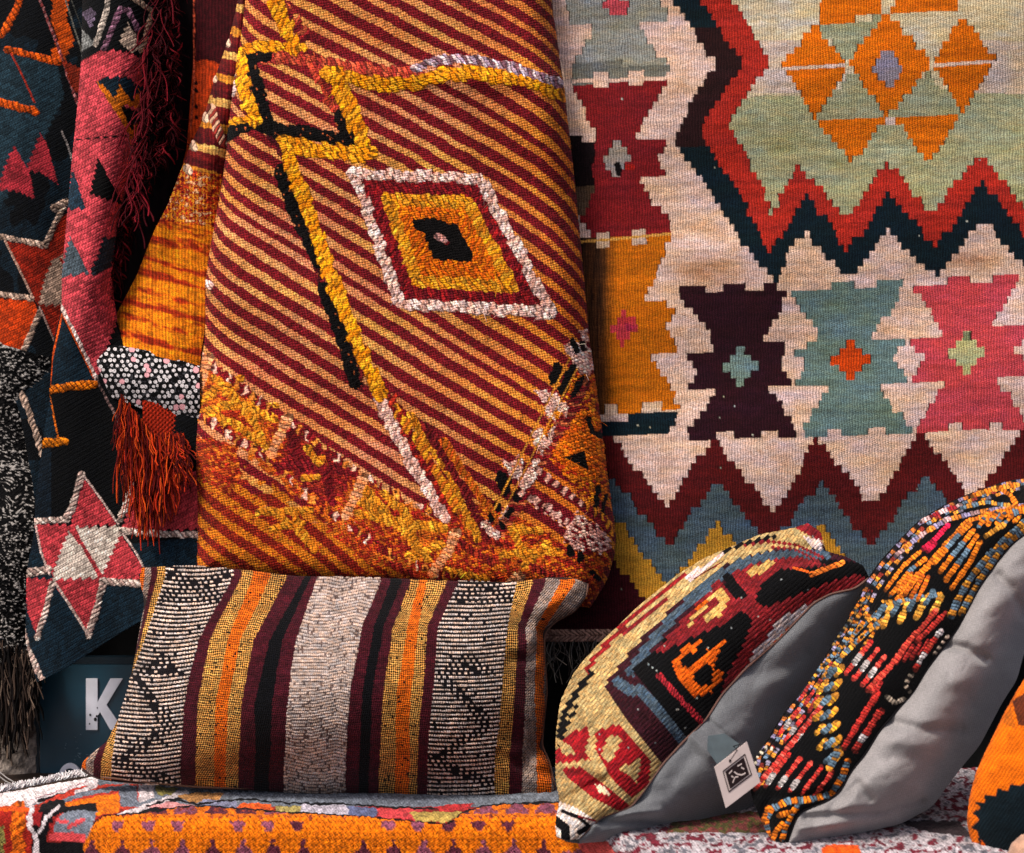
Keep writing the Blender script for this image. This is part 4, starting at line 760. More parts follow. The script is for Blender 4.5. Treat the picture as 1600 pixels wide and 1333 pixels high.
# left drop
P([(-300, 1262), (60, 1262), (50, 1420), (-300, 1420)], (160, 44, 34)); L_([(30, 1264), (28, 1300), (30, 1420)], 22, (232, 116, 30), per=14, h=3, slant=.8); L_([(2, 1295), (6, 1420)], 10, (150, 140, 80), per=10); L_([(-60, 1266), (10, 1264), (50, 1266)], 8, (224, 96, 34))
L_([(92, 1262), (74, 1268), (62, 1300), (64, 1420)], 24, BK); L_([(50, 1264), (46, 1290), (58, 1310), (56, 1420)], 9, BW); L_([(92, 1262), (72, 1278), (62, 1300)], 5, BW); P([(50, 1272), (66, 1270), (62, 1290), (52, 1288)], (150, 40, 44))
P([(80, 1312), (88, 1282), (106, 1268), (152, 1268), (146, 1290), (138, 1312)], BS); P([(78, 1300), (136, 1302), (134, 1316), (76, 1314)], BP); L_([(90, 1282), (106, 1284)], 5, BP); L_([(110, 1292), (130, 1282)], 6, BP); P([(70, 1316), (132, 1316), (128, 1420), (70, 1420)], BK)
# right hand part
kr = P([(888, 1200), (2200, 1200), (2200, 1500), (884, 1500), (930, 1420), (912, 1322), (886, 1306), (900, 1290)], (186, 178, 182)); x_, y_ = cv.X[kr], cv.Y[kr]; nz = fbm(x_ / 9, y_ / 5, 9); cv.c[kr[nz > .60]] = (120, 46, 60); cv.c[kr[(nz < .36)]] = (112, 110, 118)
P([(904, 1312), (950, 1314), (975, 1350), (915, 1360)], (214, 96, 90)); P([(888, 1310), (905, 1312), (900, 1330), (888, 1330)], BO); kd = cv.inside([(1060, 1270), (1200, 1270), (1200, 1303), (1040, 1303)]); cv.c[kd] = np.where((fbm(cv.X[kd] / 6, cv.Y[kd] / 4, 3) > .5)[:, None], (96, 88, 50), (130, 70, 66)); P([(1284, 1328), (1300, 1320), (1340, 1322), (1346, 1340), (1284, 1340)], (234, 100, 34))
P([(1400, 1284), (1500, 1284), (1520, 1310), (1440, 1300)], (60, 48, 52))
cv.X, cv.Y = cx, cy
cv.c *= (.72 + .55 * fbm(cx / 4, cy / 2.6, 33, 2))[:, None]
kn = np.zeros(cx.size, bool); kn[ky] = True; stc = np.abs(((cx / 9.0) % 1) - .5) * 2; cable = (cy + 5 * stc) / 9.0; fc = cable - np.floor(cable)
front = (q > topn).ravel() if False else np.broadcast_to(q > topn, Xg.shape).ravel()
cv.h = 2.6 * fbm(cx / 5, cy / 3.2, 5, 2); kk = kn & front; cv.h[kk] = 3.4 * np.sqrt(np.clip(1 - (2 * fc[kk] - 1) ** 2, 0, 1)) * (1 - .6 * (1 - stc[kk]) ** 3); cv.c[kk] *= np.where(fc[kk] < .18 + .3 * (vn(cx[kk] / 5, cy[kk] / 5, 3) - .4), .62, 1.04)[:, None]
thr = thing('pile_throw', (0, -.3, ZB - .25), 'thick saffron, white and grey patterned pile throw spread over the bench under the cushions', 'throw')
sheet('patterned_pile', PG, cv, np.stack([X, Y], -1), M_pile, thr)
ln = []
for i in range(900):
    a = random.random(); px = -60 + 200 * a; rr_ = 2.39 + (2.56 - 2.39) * min(1, max(0, (px + 60) / 190)); xw = (px - 800) / FX * rr_; tt = np.linspace(0, 1, 5)[:, None]
    d = np.array([random.uniform(-.006, .006), random.uniform(0, .012), random.uniform(.002, .009)]); st_ = np.array([xw, rr_ - D - .012 + random.uniform(-.012, .004), ZB - .004]); ln.append(st_ + d * tt)
tubes('fluffy_edge', ln, .0008, [(250, 240, 240), (236, 226, 228)], M_yarn, thr, 4)

# ================================================================== long striped cushion
top = [(222, 886), (300, 884), (380, 890), (460, 900), (600, 903), (720, 908), (800, 910), (860, 902), (895, 902), (918, 912)]
bot = [(128, 1205), (150, 1218), (200, 1224), (300, 1230), (480, 1240), (620, 1245), (750, 1257), (868, 1266)]
left = [(222, 886), (218, 905), (226, 940), (218, 985), (210, 1030), (200, 1076), (186, 1120), (168, 1158), (140, 1180), (128, 1192), (128, 1205)]
right = [(918, 912), (916, 930), (898, 955), (866, 972), (850, 990), (850, 1020), (854, 1080), (848, 1140), (846, 1165), (858, 1190), (866, 1230), (868, 1266)]
n, m = 330, 600
X, Y, S, T = coons(top, bot, left, right, n, m)
cv = Canvas(X, Y, (200, 176, 172)); cx, cy = cv.X, cv.Y
rowsY = [900, 1000, 1100, 1190]; rows2 = [910, 980, 1080, 1180]
def B(vals, ys): return np.interp(cy, ys, vals)
bd = [(B([218, 202, 180, 120], rowsY), None)]
lb = [B([226, 211, 180, 134], rowsY), B([236, 216, 184, 146], rowsY), B([246, 220, 186, 158], rowsY), B([258, 226, 188, 174], rowsY)]
st_ = [365, 310, 287, 282]; seq = [([365, 310, 287, 282], rowsY, 'M'), ([378, 328, 309, 305], rowsY, 'G'), ([395, 356, 337, 334], rowsY, 'O'), ([423, 375, 357, 352], rowsY, 'G'), ([449, 396, 378, 372], rowsY, 'M'), ([477, 421, 399, 398], rowsY, 'K'), ([487, 441, 426, 421], rowsY, 'M'), ([497, 462, 449, 443], rowsY, 'W'),
      ([594, 567, 547, 540], rows2, 'M'), ([610, 585, 567, 561], rows2, 'K'), ([628, 600, 583, 577], rows2, 'M'), ([642, 615, 600, 593], rows2, 'G'), ([655, 637, 620, 618], rows2, 'O'), ([668, 654, 642, 640], rows2, 'G'), ([699, 668, 660, 652], rows2, 'M'), ([717, 685, 677, 668], rows2, 'Z'),
      ([808, 793, 785, 774], rows2, 'G'), ([833, 809, 805, 796], rows2, 'M'), ([853, 821, 822, 816], rows2, 'V'), ([876, 838, 836, 839], rows2, 'O'), ([899, 852, 850, 862], rows2, 'V')]
code = np.full(cx.size, 'O'); code[cx > lb[0]] = 'V'; code[cx > lb[1]] = 'M'; code[cx > lb[2]] = 'G'; code[cx > lb[3]] = 'Z'
jx = 2.0 * (vn(cx / 9, cy / 3, 7) - .5) + 3 * (vn(cx / 60, cy / 40, 9) - .5)
bx0 = np.array(lb[3]); bx1 = np.interp(cy, rowsY, seq[0][0])
for vals, ys, cd in seq:
    b_ = np.interp(cy, ys, vals); code[cx + jx > b_] = cd
zl = (cx < 480); b0 = np.where(zl, lb[3], np.interp(cy, rows2, [717, 685, 677, 668])); b1 = np.where(zl, bx1, np.interp(cy, rows2, [808, 793, 785, 774]))
un = (cx - b0) / (b1 - b0)
pal = {'M': (74, 22, 34), 'K': (10, 10, 16), 'W': (184, 166, 156), 'G': (224, 168, 92), 'O': (232, 118, 30), 'V': (168, 148, 136), 'Z': (200, 180, 168)}
for cd, c_ in pal.items(): cv.c[code == cd] = c_
# broken white weft lines of the brocaded bands
yr = cy - 8 * np.sin(un * 3.1) * np.where(zl, .6, .3) + .03 * (cx - 500) + 1.0 * (vn(cx / 30, cy / 40, 3) - .5); per = 6.5; ri = np.floor(yr / per); fy = yr / per - ri
dash = (cx + 2 * (ri % 2)) / 4.6 + .6 * hsh(ri, 0, 5); di = np.floor(dash); fd = dash - di
def near(x_, y_, pts, w):
    d, a_, s_ = dist_poly(x_ * 90, y_, [(p[0] * 90, p[1]) for p in pts]); return d < w
mot = near(un, cy, [(.1, 898), (.9, 932)], 8) | near(un, cy, [(.9, 898), (.1, 932)], 8) | near(un, cy, [(.1, 938), (.95, 938)], 4)
tri_ = (cy > 1020) & (cy < 1056) & (np.abs(un - .45) < (cy - 1020) / 80 + .05)
mot |= tri_ | near(un, cy, [(.25, 1040), (.1, 1058), (.5, 1096), (.72, 1128)], 7) | near(un, cy, [(.72, 1110), (.85, 1135), (.45, 1160), (.15, 1188)], 7) | near(un, cy, [(.1, 1190), (.6, 1210), (.9, 1222)], 8)
Zm = code == 'Z'
wht = (fy > .34) & (fy < .76) & (fd > .14)
wht_m = (fy > .34) & (fy < .76) & ((di + ri) % 2 == 0) & (hsh(di, ri, 4) > .12)
on = np.where(mot, wht_m, wht & (hsh(di, ri, 8) > .03))
cv.c[Zm & ~on] = (20, 16, 20); cv.h[Zm & on] = .8; cv.w[Zm] = .15; cv.w[(code == 'G')] = 1.5; cv.w[code == 'O'] = 1.1
# pale centre band: fine broken herringbone
Wm = (code == 'W'); yr2 = cy + 9 * np.abs((((cx - B([497, 462, 449, 443], rowsY)) / 40) % 2) - 1) * (vn(cx / 30, cy / 60, 2) > .45); f2 = (yr2 / 5.0) % 1; r2 = np.floor(yr2 / 5.0)
wk = Wm & ((f2 < .30) | (hsh(np.floor(cx / 3.0), r2, 9) > .93)); cv.c[wk] = (104, 88, 84); cv.h[Wm & ~wk] = .8; cv.w[Wm] = .4
Vm = code == 'V'; vk = Vm & (((cx + cy) / 4.4 % 1 < .42)); cv.c[vk] = (52, 44, 48); cv.w[Vm] = .4
Gm = (code == 'G') | (code == 'O'); gk = Gm & (hsh(np.floor(cx / 3), np.floor(cy / 3.4), 3) > .955) & (vn(cx / 12, cy / 16, 9) > .5); cv.c[gk] = (26, 20, 22)
Km = (code == 'M') | (code == 'K'); cv.w[Km] = .7
cv.c *= (.86 + .28 * fbm(cx / 16, cy / 16, 15))[:, None]
threads(cv, .05, 5, 2.6, .2, 7)
# inflated body
e = np.minimum(np.minimum(S, 1 - S) * 640, np.minimum(T, 1 - T) * 330)
bul = (np.clip(np.sin(np.pi * S), 0, 1) ** .5) * (np.clip(np.sin(np.pi * T), 0, 1) ** .72)
Redge = 2.475 - .07 * T
Rr = Redge - .15 * bul + .012 * (fbm(X / 110, Y / 90, 42, 2) - .5) * np.clip(e / 40, 0, 1)
def wr(Rr, X, Y, pts, w, d):
    dd, a_, s_ = dist_poly(X, Y, pts); return Rr + d * np.exp(-(dd / w) ** 2)
Rr = wr(Rr, X, Y, [(848, 985), (800, 950), (760, 930)], 14, .018); Rr = wr(Rr, X, Y, [(900, 915), (850, 950), (830, 1000)], 12, -.012); Rr = wr(Rr, X, Y, [(846, 1165), (820, 1190)], 12, .014)
Rr += .004 * np.sin((Y + .25 * X) / 13) * np.clip(1 - S * 6, 0, 1) + .006 * np.sin((Y - .35 * X) / 15) * np.clip(S * 5 - 4, 0, 1) + .003 * np.sin(X / 17) * np.clip(1 - T * 6, 0, 1)
Rr = wr(Rr, X, Y, [(865, 1000), (830, 1030), (800, 1030)], 9, .008); Rr = wr(Rr, X, Y, [(860, 1210), (820, 1200), (780, 1180)], 10, .008)
Rr = wr(Rr, X, Y, [(205, 1060), (235, 1050)], 12, .016); Rr = wr(Rr, X, Y, [(226, 940), (250, 960)], 10, .010); Rr = wr(Rr, X, Y, [(300, 905), (330, 925)], 10, .006); Rr = wr(Rr, X, Y, [(170, 1160), (240, 1130)], 10, .006)
lc = thing('lumbar_cushion', (-.28, -.16, ZB), 'long rectangular cushion with vertical maroon, gold and black and white woven stripes', 'cushion', 'cushions lined up on the bench')
sheet('front_cover', W(X, Y, Rr), cv, np.stack([S * 700, T * 350], -1), M_cush, lc)
Xb, Yb, Sb, Tb = coons(top, bot, left, right, 40, 70); bb = (np.clip(np.sin(np.pi * Sb), 0, 1) ** .5) * (np.clip(np.sin(np.pi * Tb), 0, 1) ** .6)
plain('rear_cover', W(Xb, Yb, 2.475 - .07 * Tb + .03 * bb), (60, 40, 36), M_suede, lc)
bl = resample(bot, 90); tubes('seam', [W(bl[4:-2, 0], bl[4:-2, 1] - 3 + 2 * np.sin(bl[4:-2, 0] / 40), 2.398)], .0016, [(120, 92, 78)], M_yarn, lc, 6)
rl = resample(right, 70); tubes('seam', [W(rl[:, 0] + 1, rl[:, 1], 2.475 - .07 * np.linspace(0, 1, 70))], .0013, [(140, 104, 90)], M_yarn, lc, 6)

# ================================================================== square kilim cushion with grey back
outer = [(1262, 818), (1240, 826), (1187, 836), (1140, 856), (1098, 874), (1060, 898), (1000, 946), (960, 984), (925, 1018), (898, 1050), (876, 1096), (869, 1150), (869, 1220), (876, 1252), (868, 1282), (870, 1308)]
seam = [(1358, 903), (1336, 920), (1297, 928), (1270, 943), (1215, 1001), (1165, 1045), (1128, 1085), (1105, 1122), (1065, 1162), (1037, 1192), (1003, 1240), (985, 1262), (940, 1276), (905, 1310)]
topc = [(1262, 818), (1282, 832), (1290, 862), (1320, 870), (1348, 884), (1358, 903)]; botc = [(870, 1308), (888, 1312), (905, 1310)]
n, m = 480, 330
X, Y, S, T = coons(topc, botc, outer, seam, n, m)
TAN = (190, 162, 112)
def dsnap(X, Y):
    ca, sa = math.cos(-.68), math.sin(-.68); a = X * ca + Y * sa; b = -X * sa + Y * ca; bs = (np.floor(b / 6) + .5) * 6; return a * ca - bs * sa, a * sa + bs * ca
cv = Canvas(X, Y, TAN, dsnap); P = cv.poly; L_ = cv.line; cx, cy = cv.X, cv.Y
PL = (62, 24, 34); BL = (78, 94, 108); KB = (9, 9, 12); JR = (136, 38, 44); JG = (204, 166, 100); JO = (232, 108, 24)
L_([(1070, 900), (1020, 938), (980, 972), (928, 1030), (918, 1048)], 8, (150, 36, 40), snap=True); L_([(1040, 935), (1000, 968), (975, 990)], 6, JR, snap=True); L_([(1130, 868), (1090, 893), (1075, 905)], 7, (226, 200, 196), snap=True); L_([(1085, 905), (1130, 878)], 2, (120, 30, 34))
L_([(924, 1052), (904, 1078), (884, 1112), (874, 1150)], 9, KB, snap=True); L_([(902, 1104), (886, 1132), (874, 1164)], 5, KB, snap=True)
P([(944, 1072), (993, 1008), (1057, 944), (1095, 909), (1133, 883), (1172, 868), (1215, 858), (1262, 860), (1300, 850), (1380, 880), (1380, 930), (1300, 960), (1036, 1196), (980, 1126)], PL)
L_([(1290, 868), (1250, 866), (1200, 870), (1160, 880), (1120, 902), (1085, 932), (1050, 966), (1010, 1014), (985, 1050)], 15, BL, snap=True); L_([(966, 1066), (985, 1080), (1000, 1078), (1020, 1100), (1044, 1128), (1066, 1156)], 17, BL, snap=True); L_([(985, 1095), (1005, 1105)], 10, PL, snap=True)
P([(1290, 874), (1240, 876), (1180, 890), (1140, 906), (1105, 936), (1060, 976), (1020, 1020), (988, 1046), (1002, 1064), (1040, 1112), (1072, 1152), (1110, 1122), (1165, 1060), (1300, 950), (1360, 905), (1350, 880)], KB)
P([(1143, 896), (1175, 882), (1207, 874), (1250, 870), (1292, 884), (1250, 888), (1217, 890), (1189, 916), (1179, 938), (1194, 950), (1240, 932), (1300, 908), (1340, 897), (1358, 905), (1330, 925), (1270, 946), (1215, 1003), (1165, 1048), (1126, 1088), (1132, 1060), (1160, 1010), (1176, 970), (1162, 955), (1130, 976), (1090, 992), (1050, 1012), (1020, 1026), (1040, 1000), (1072, 962), (1108, 922), (1124, 906), (1150, 938), (1162, 930)], JR)
L_([(1136, 902), (1160, 930)], 13, KB, snap=True)
P([(1072, 978), (1090, 950), (1118, 922), (1126, 916), (1140, 936), (1126, 962), (1104, 974), (1100, 966), (1124, 942), (1117, 932), (1096, 958), (1076, 980)], JG); P([(1165, 893), (1200, 875), (1216, 880), (1192, 893), (1175, 904)], JG); P([(1078, 965), (1098, 940), (1112, 926), (1100, 950)], JO)
P([(1096, 1000), (1070, 1010), (1050, 1038), (1060, 1062), (1084, 1090), (1110, 1082), (1126, 1066), (1130, 1048), (1114, 1046), (1112, 1068), (1096, 1074), (1082, 1062), (1088, 1044), (1066, 1042), (1062, 1030), (1080, 1020), (1084, 1022)], JO); P([(1134, 1000), (1105, 1016), (1095, 1030), (1080, 1040), (1084, 1050), (1104, 1036), (1114, 1044), (1122, 1020)], JO)
L_([(1268, 898), (1316, 880)], 8, (236, 130, 50), per=8, h=1.5); L_([(1240, 888), (1262, 894)], 4, (236, 110, 40)); L_([(1030, 1056), (1062, 1092), (1096, 1128)], 9, (170, 44, 54), per=5, h=1.5)
L_([(1012, 1038), (1030, 1052)], 2.5, [(150, 160, 160), KB], per=4)
P([(1296, 934), (1262, 944), (1214, 968), (1196, 1000), (1180, 1012), (1164, 1048), (1216, 1002), (1272, 944)], (206, 196, 196)); L_([(1180, 1035), (1222, 992), (1270, 948)], 5, [(226, 100, 30), (206, 190, 160)], per=7)
# cream tip with red lines up on the ear
P([(1240, 824), (1262, 816), (1286, 834), (1284, 850), (1262, 836)], (140, 36, 44)); P([(1254, 838), (1282, 844), (1286, 862), (1270, 856)], (232, 210, 206)); L_([(1160, 852), (1200, 846), (1245, 852), (1286, 872)], 4.5, JR, snap=True); L_([(1130, 862), (1162, 850), (1210, 838)], 5, KB, snap=True); L_([(1205, 856), (1240, 858), (1280, 878)], 3.5, JR, snap=True)
# madder hooks low down
P([(868, 1172), (892, 1146), (918, 1134), (922, 1150), (934, 1142), (967, 1131), (996, 1165), (1016, 1188), (1014, 1230), (985, 1245), (964, 1226), (944, 1200), (918, 1186), (890, 1192), (868, 1192)], (158, 30, 40))
P([(944, 1162), (958, 1150), (972, 1152), (964, 1174), (952, 1192), (940, 1182)], TAN); P([(966, 1202), (1000, 1184), (1000, 1200), (994, 1224), (984, 1212)], TAN); P([(922, 1150), (934, 1150), (930, 1170), (948, 1202), (936, 1206), (914, 1174)], TAN); P([(870, 1152), (892, 1166), (900, 1178), (880, 1180)], TAN)
P([(878, 1200), (908, 1198), (930, 1214), (988, 1262), (972, 1270), (925, 1246), (904, 1228), (888, 1216)], (158, 30, 40)); P([(930, 1226), (944, 1228), (955, 1244), (936, 1238)], (232, 210, 180))
P([(868, 1250), (900, 1262), (934, 1284), (905, 1314), (864, 1314)], (226, 212, 204)); L_([(868, 1282), (884, 1294), (884, 1312)], 14, KB); L_([(880, 1268), (905, 1278), (920, 1290)], 6, KB); L_([(905, 1300), (920, 1292)], 8, KB); L_([(905, 1276), (930, 1282)], 3, JR)
ca, sa = math.cos(-.68), math.sin(-.68); b = -cx * sa + cy * ca; a = cx * ca + cy * sa; lowr = np.clip((1240 - (cx - 870) * .2 - cy) / 60 * 0 + 1, 0, 1)
f = (b / 6.0) % 1; cv.h += 1.1 * np.sqrt(np.clip(1 - (2 * f - 1) ** 2, 0, 1)); cv.c *= np.where(f < .14, .68, 1)[:, None]
fl = (hsh(np.floor(cx / 2.6), np.floor(cy / 2.6), 5) > .998) & (cv.c.mean(1) < 80); cv.c[fl] = (150, 150, 146)
cv.c *= (.88 + .24 * fbm(cx / 20, cy / 10, 2))[:, None]; threads(cv, -.68, 5, 3, .24, 8)
tt = np.linspace(0, 1, n)[:, None]
def rseamJ(t): return 2.30 - .155 * sm(0, 1, t)
def routJ(t): return 2.42 - .27 * t ** 3.0 - .02 * (1 - t)
Rr = routJ(T) + (rseamJ(T) - routJ(T)) * np.sin(S * np.pi / 2) ** .9 - .045 * np.sin(np.pi * S) * np.sin(np.pi * np.clip(T, 0, 1)) ** .6
Rr = wr(Rr, X, Y, [(1288, 866), (1262, 858), (1200, 850)], 9, .014); Rr = wr(Rr, X, Y, [(880, 1252), (910, 1235), (950, 1215)], 8, .012); Rr = wr(Rr, X, Y, [(876, 1200), (915, 1196), (950, 1215)], 9, -.009); Rr += .006 * (fbm(X / 50, Y / 50, 4, 2) - .5)
jc = thing('square_cushion', (.15, -.45, ZB), 'square tan, black and red kilim cushion with grey suede back leaning beside the long cushion', 'cushion', 'cushions lined up on the bench')
sheet('kilim_front', W(X, Y, Rr), cv, np.stack([X, Y], -1), M_cushkilim, jc)
def grey_back(parent, seam, backe, topc, botc, rs, rb, n, m, folds, col=(112, 114, 118), mid=.035, wn_=.012, p_=1.6):
    X, Y, S, T = coons(topc, botc, seam, backe, n, m)
    cv = Canvas(X, Y, col)
    Rr = rs(T) + (rb(T) - rs(T)) * S ** p_ - mid * np.sin(np.pi * S) * np.sin(np.pi * T) ** .7
    Rr += wn_ * (fbm(X / 60 + Y / 90, Y / 40, 8, 2) - .5) * np.sin(np.pi * np.clip(S, 0, 1)) ** .5
    rg = 1 - np.abs(2 * fbm(X / 46 + Y / 70, Y / 60 - X / 80, 15, 3) - 1); Rr += .0012 * np.clip(rg - .7, 0, 1) / .3 * np.sin(np.pi * np.clip(S, 0, 1)) ** .5
    for pts, w, d in folds: Rr = wr(Rr, X, Y, pts, w, d)
    cv.c *= (.92 + .16 * fbm(cv.X / 30, cv.Y / 30, 3))[:, None]
    return sheet('suede_back', W(X, Y, Rr), cv, np.stack([X, Y], -1), M_suede, parent), (X, Y, Rr)
seamL = [(x_, y_) for x_, y_ in seam]
backJ = [(1360, 905), (1352, 950), (1320, 1000), (1280, 1060), (1240, 1120), (1210, 1190), (1195, 1240), (1160, 1276), (1100, 1300), (1020, 1308), (960, 1314), (905, 1318)]
grey_back(jc, seamL, backJ, [(1358, 903), (1360, 905)], [(905, 1310), (905, 1318)], rseamJ, lambda t: 2.40 - .25 * t ** 2, 300, 170,
          [([(940, 1284), (1000, 1282), (1070, 1290)], 9, .018), ([(930, 1290), (985, 1272), (1030, 1268)], 7, -.008), ([(1105, 1124), (1130, 1145), (1150, 1160)], 4, .004), ([(1000, 1246), (1040, 1235), (1080, 1180)], 14, .007), ([(1082, 1150), (1110, 1180)], 8, -.006), ([(1180, 1050), (1230, 1040), (1290, 990)], 20, .012)])
sl = resample(seam, 160); tubes('edge_seam', [W(sl[:, 0], sl[:, 1], rseamJ(np.linspace(0, 1, 160)) - .0015)], .0016, [(120, 92, 84)], M_yarn, jc, 6)
# hanging shell closes the back
Xb, Yb, Sb, Tb = coons(topc, botc, outer, backJ, 40, 30); plain('rear_shell', W(Xb, Yb, np.maximum(2.43 - .27 * Tb ** 3, 2.16) + .01), (70, 70, 72), M_suede, jc)
# sewn loop label
M_slate = simple('slate_cloth', (70, 82, 88), .7, 80, amp=.12, bump=.1)
def card(name, poly, r, th, mat, parent):
    n = len(poly); q3 = np.array([W(a, b, r_) for (a, b), r_ in zip(poly, r)]); nrm = np.cross(q3[1] - q3[0], q3[-1] - q3[0]); nrm /= np.linalg.norm(nrm)
    if nrm[1] < 0: nrm = -nrm
    v = np.concatenate([q3, q3 + nrm * th]); lo = np.array(parent.location)
    me = bpy.data.meshes.new(name); me.from_pydata([tuple(p - lo) for p in v], [], [tuple(range(n)), tuple(range(2 * n - 1, n - 1, -1))] + [(i, (i + 1) % n, (i + 1) % n + n, i + n)[::-1] for i in range(n)])
    me.update(); me.materials.append(mat); o = bpy.data.objects.new(name, me); C.objects.link(o); o.parent = parent; return o
card('care_label', [(1105, 1172), (1106, 1150), (1132, 1146), (1156, 1163), (1122, 1196)], [2.135, 2.14, 2.14, 2.13, 2.12], .001, M_slate, jc)
M_card = simple('card_stock', (224, 208, 204), .75, 50, amp=.04, bump=.03); M_ink = simple('brown_ink', (46, 26, 30), .7, 50, amp=.1)
pt = thing('price_tag', W(1150, 1262, 2.10), 'small white card tag with a dark square emblem hanging on the grey cushion back', 'tag')
def PT(a, b):    # card coordinates 0..1 to traced position on the tag's own plane
    p = np.array([(1116, 1199), (1167, 1159), (1188, 1222), (1134, 1263)], float); return tuple((1 - a) * (1 - b) * p[0] + a * (1 - b) * p[1] + a * b * p[2] + (1 - a) * b * p[3])
def TR(a, b, o=0): return 2.112 - .006 * a + .010 * b - o
card('card', [PT(0, 0), PT(1, 0), PT(1, 1), PT(0, 1)], [TR(0, 0), TR(1, 0), TR(1, 1), TR(0, 1)], .0009, M_card, pt)
def ink(pts, o=.0006, mat=M_ink, name='printed_emblem'): card(name, [PT(*p) for p in pts], [TR(p[0], p[1], o) for p in pts], .0004, mat, pt)
def bar(a, b, w, o=.0006, mat=M_ink):
    dx, dy = b[0] - a[0], b[1] - a[1]; l = math.hypot(dx, dy); nx, ny = -dy / l * w, dx / l * w; ink([(a[0] + nx, a[1] + ny), (b[0] + nx, b[1] + ny), (b[0] - nx, b[1] - ny), (a[0] - nx, a[1] - ny)], o, mat)
ink([(.24, .26), (.80, .26), (.80, .68), (.24, .68)])
for a, b in (((.19, .22), (.85, .22)), ((.85, .22), (.85, .72)), ((.85, .72), (.19, .72)), ((.19, .72), (.19, .22))): bar(a, b, .012)
for a, b in (((.32, .36), (.42, .34)), ((.46, .40), (.52, .50)), ((.58, .34), (.70, .36)), ((.34, .60), (.44, .52)), ((.44, .52), (.52, .56)), ((.52, .50), (.62, .58)), ((.62, .58), (.72, .60)), ((.66, .42), (.72, .50)), ((.36, .44), (.40, .50))): bar(a, b, .014, .0012, M_card)
ink([(.44 + .035 * math.cos(q), .12 + .035 * math.sin(q)) for q in np.linspace(0, 5.6, 9)])
hp = PT(.44, .12); tubes('string', [W(np.array([hp[0], 1152, 1146, 1156]), np.array([hp[1], 1172, 1166, 1163]), np.array([2.108, 2.10, 2.11, 2.125]))], .0007, [(30, 26, 28)], M_yarn, pt, 5)

# ================================================================== beaded black cushion
outer = [(1690, 735), (1640, 740), (1600, 748), (1572, 752), (1531, 765), (1498, 778), (1471, 792), (1435, 814), (1407, 842), (1375, 877), (1352, 910), (1336, 946), (1314, 987), (1278, 1045), (1256, 1080), (1234, 1102), (1215, 1129), (1201, 1154), (1182, 1181), (1171, 1220), (1174, 1245), (1190, 1283), (1201, 1305), (1212, 1320)]
seamK = [(1700, 765), (1650, 800), (1600, 836), (1581, 850), (1559, 877), (1531, 916), (1512, 954), (1493, 987), (1451, 1042), (1427, 1082), (1407, 1104), (1374, 1143), (1352, 1179), (1330, 1206), (1314, 1236), (1292, 1253), (1248, 1270), (1238, 1296), (1231, 1318)]
topc = [(1690, 735), (1700, 765)]; botc = [(1212, 1320), (1222, 1323), (1231, 1318)]
n, m = 640, 270
X, Y, S, T = coons(topc, botc, outer, seamK, n, m)
cv = Canvas(X, Y, (8, 8, 11)); L_ = cv.line; cx, cy = cv.X, cv.Y
KO = (232, 130, 36); KY = (216, 150, 60); KBl = (100, 122, 138); KR = (196, 66, 58); KW = (226, 216, 214)
def bl(pts, w, cols, alt=2, per=5.0, seed=1, h=1.7): L_(pts, w * .86, cols, per=per, h=h, slant=.12, gap=.4, seed=seed, alt=alt, jit=.22, wob=.8)
# small mixed rows along the turned edge
for k_, off in enumerate((5, 13, 21)):
    oc = [(a + off * .85, b + off * .55) for a, b in outer[2:-4]]
    bl(oc, 6.5, [[(200, 120, 60), (150, 140, 170), (30, 24, 28)], [(226, 150, 50), (110, 130, 150), (20, 16, 20), (150, 60, 50)], [(150, 140, 160), (226, 150, 60), (24, 20, 24)]][k_], 2, 4, k_)
bl([(1400, 868), (1440, 836), (1480, 812), (1530, 800), (1600, 790)], 8, [(196, 160, 160), (226, 140, 60), (150, 140, 170)], 3)
bl([(1440, 815), (1470, 800), (1500, 790)], 8, [(226, 190, 190), (150, 40, 50)], 3); bl([(1480, 850), (1510, 815), (1560, 800), (1620, 788)], 8, [KO])
bl([(1500, 795), (1540, 785), (1575, 790)], 7, [KBl, KY], 2); bl([(1520, 775), (1550, 765), (1590, 758)], 9, [KO, KY]); bl([(1560, 762), (1580, 775), (1588, 790)], 8, [KO])
bl([(1443, 858), (1462, 842), (1480, 822)], 9, [(220, 40, 80)]); bl([(1450, 862), (1462, 850)], 7, [(220, 40, 80)])
for i in range(3): bl([(1384 + 8 * i, 922 + 8 * i), (1412 + 8 * i, 884 + 9 * i), (1438 + 7 * i, 862 + 12 * i)], 7.5, [KO, KO, KO, KBl] if i == 1 else [KO], 3)
bl([(1398, 946), (1425, 912), (1460, 872), (1490, 838), (1512, 820)], 9.5, [KO])
for i in range(4):
    bl([(1460 + 9 * i, 880 + 13 * i), (1492 + 8 * i, 842 + 12 * i), (1516 + 5 * i, 820 + 9 * i)], 9, [KO, KO, KBl, KBl, KO, KO] if i < 3 else [KO], 3, seed=i)
bl([(1388, 950), (1392, 940), (1380, 940)], 6, [KY])
bl([(1278, 1050), (1310, 1016), (1350, 975), (1390, 944), (1440, 934), (1470, 928)], 9, [KBl, KBl, KY, KY], 1, seed=4)
bl([(1288, 1058), (1320, 1022), (1352, 990), (1384, 966)], 9, [KY, KY, KBl, KBl], 1, seed=5); bl([(1262, 1068), (1292, 1036), (1322, 1000), (1344, 960)], 8, [KY, (40, 36, 36), KBl], 1, seed=6)
bl([(1300, 1008), (1325, 975), (1345, 945), (1360, 925)], 7, [(150, 120, 70), (70, 80, 90), (24, 20, 22)], 1, seed=6)
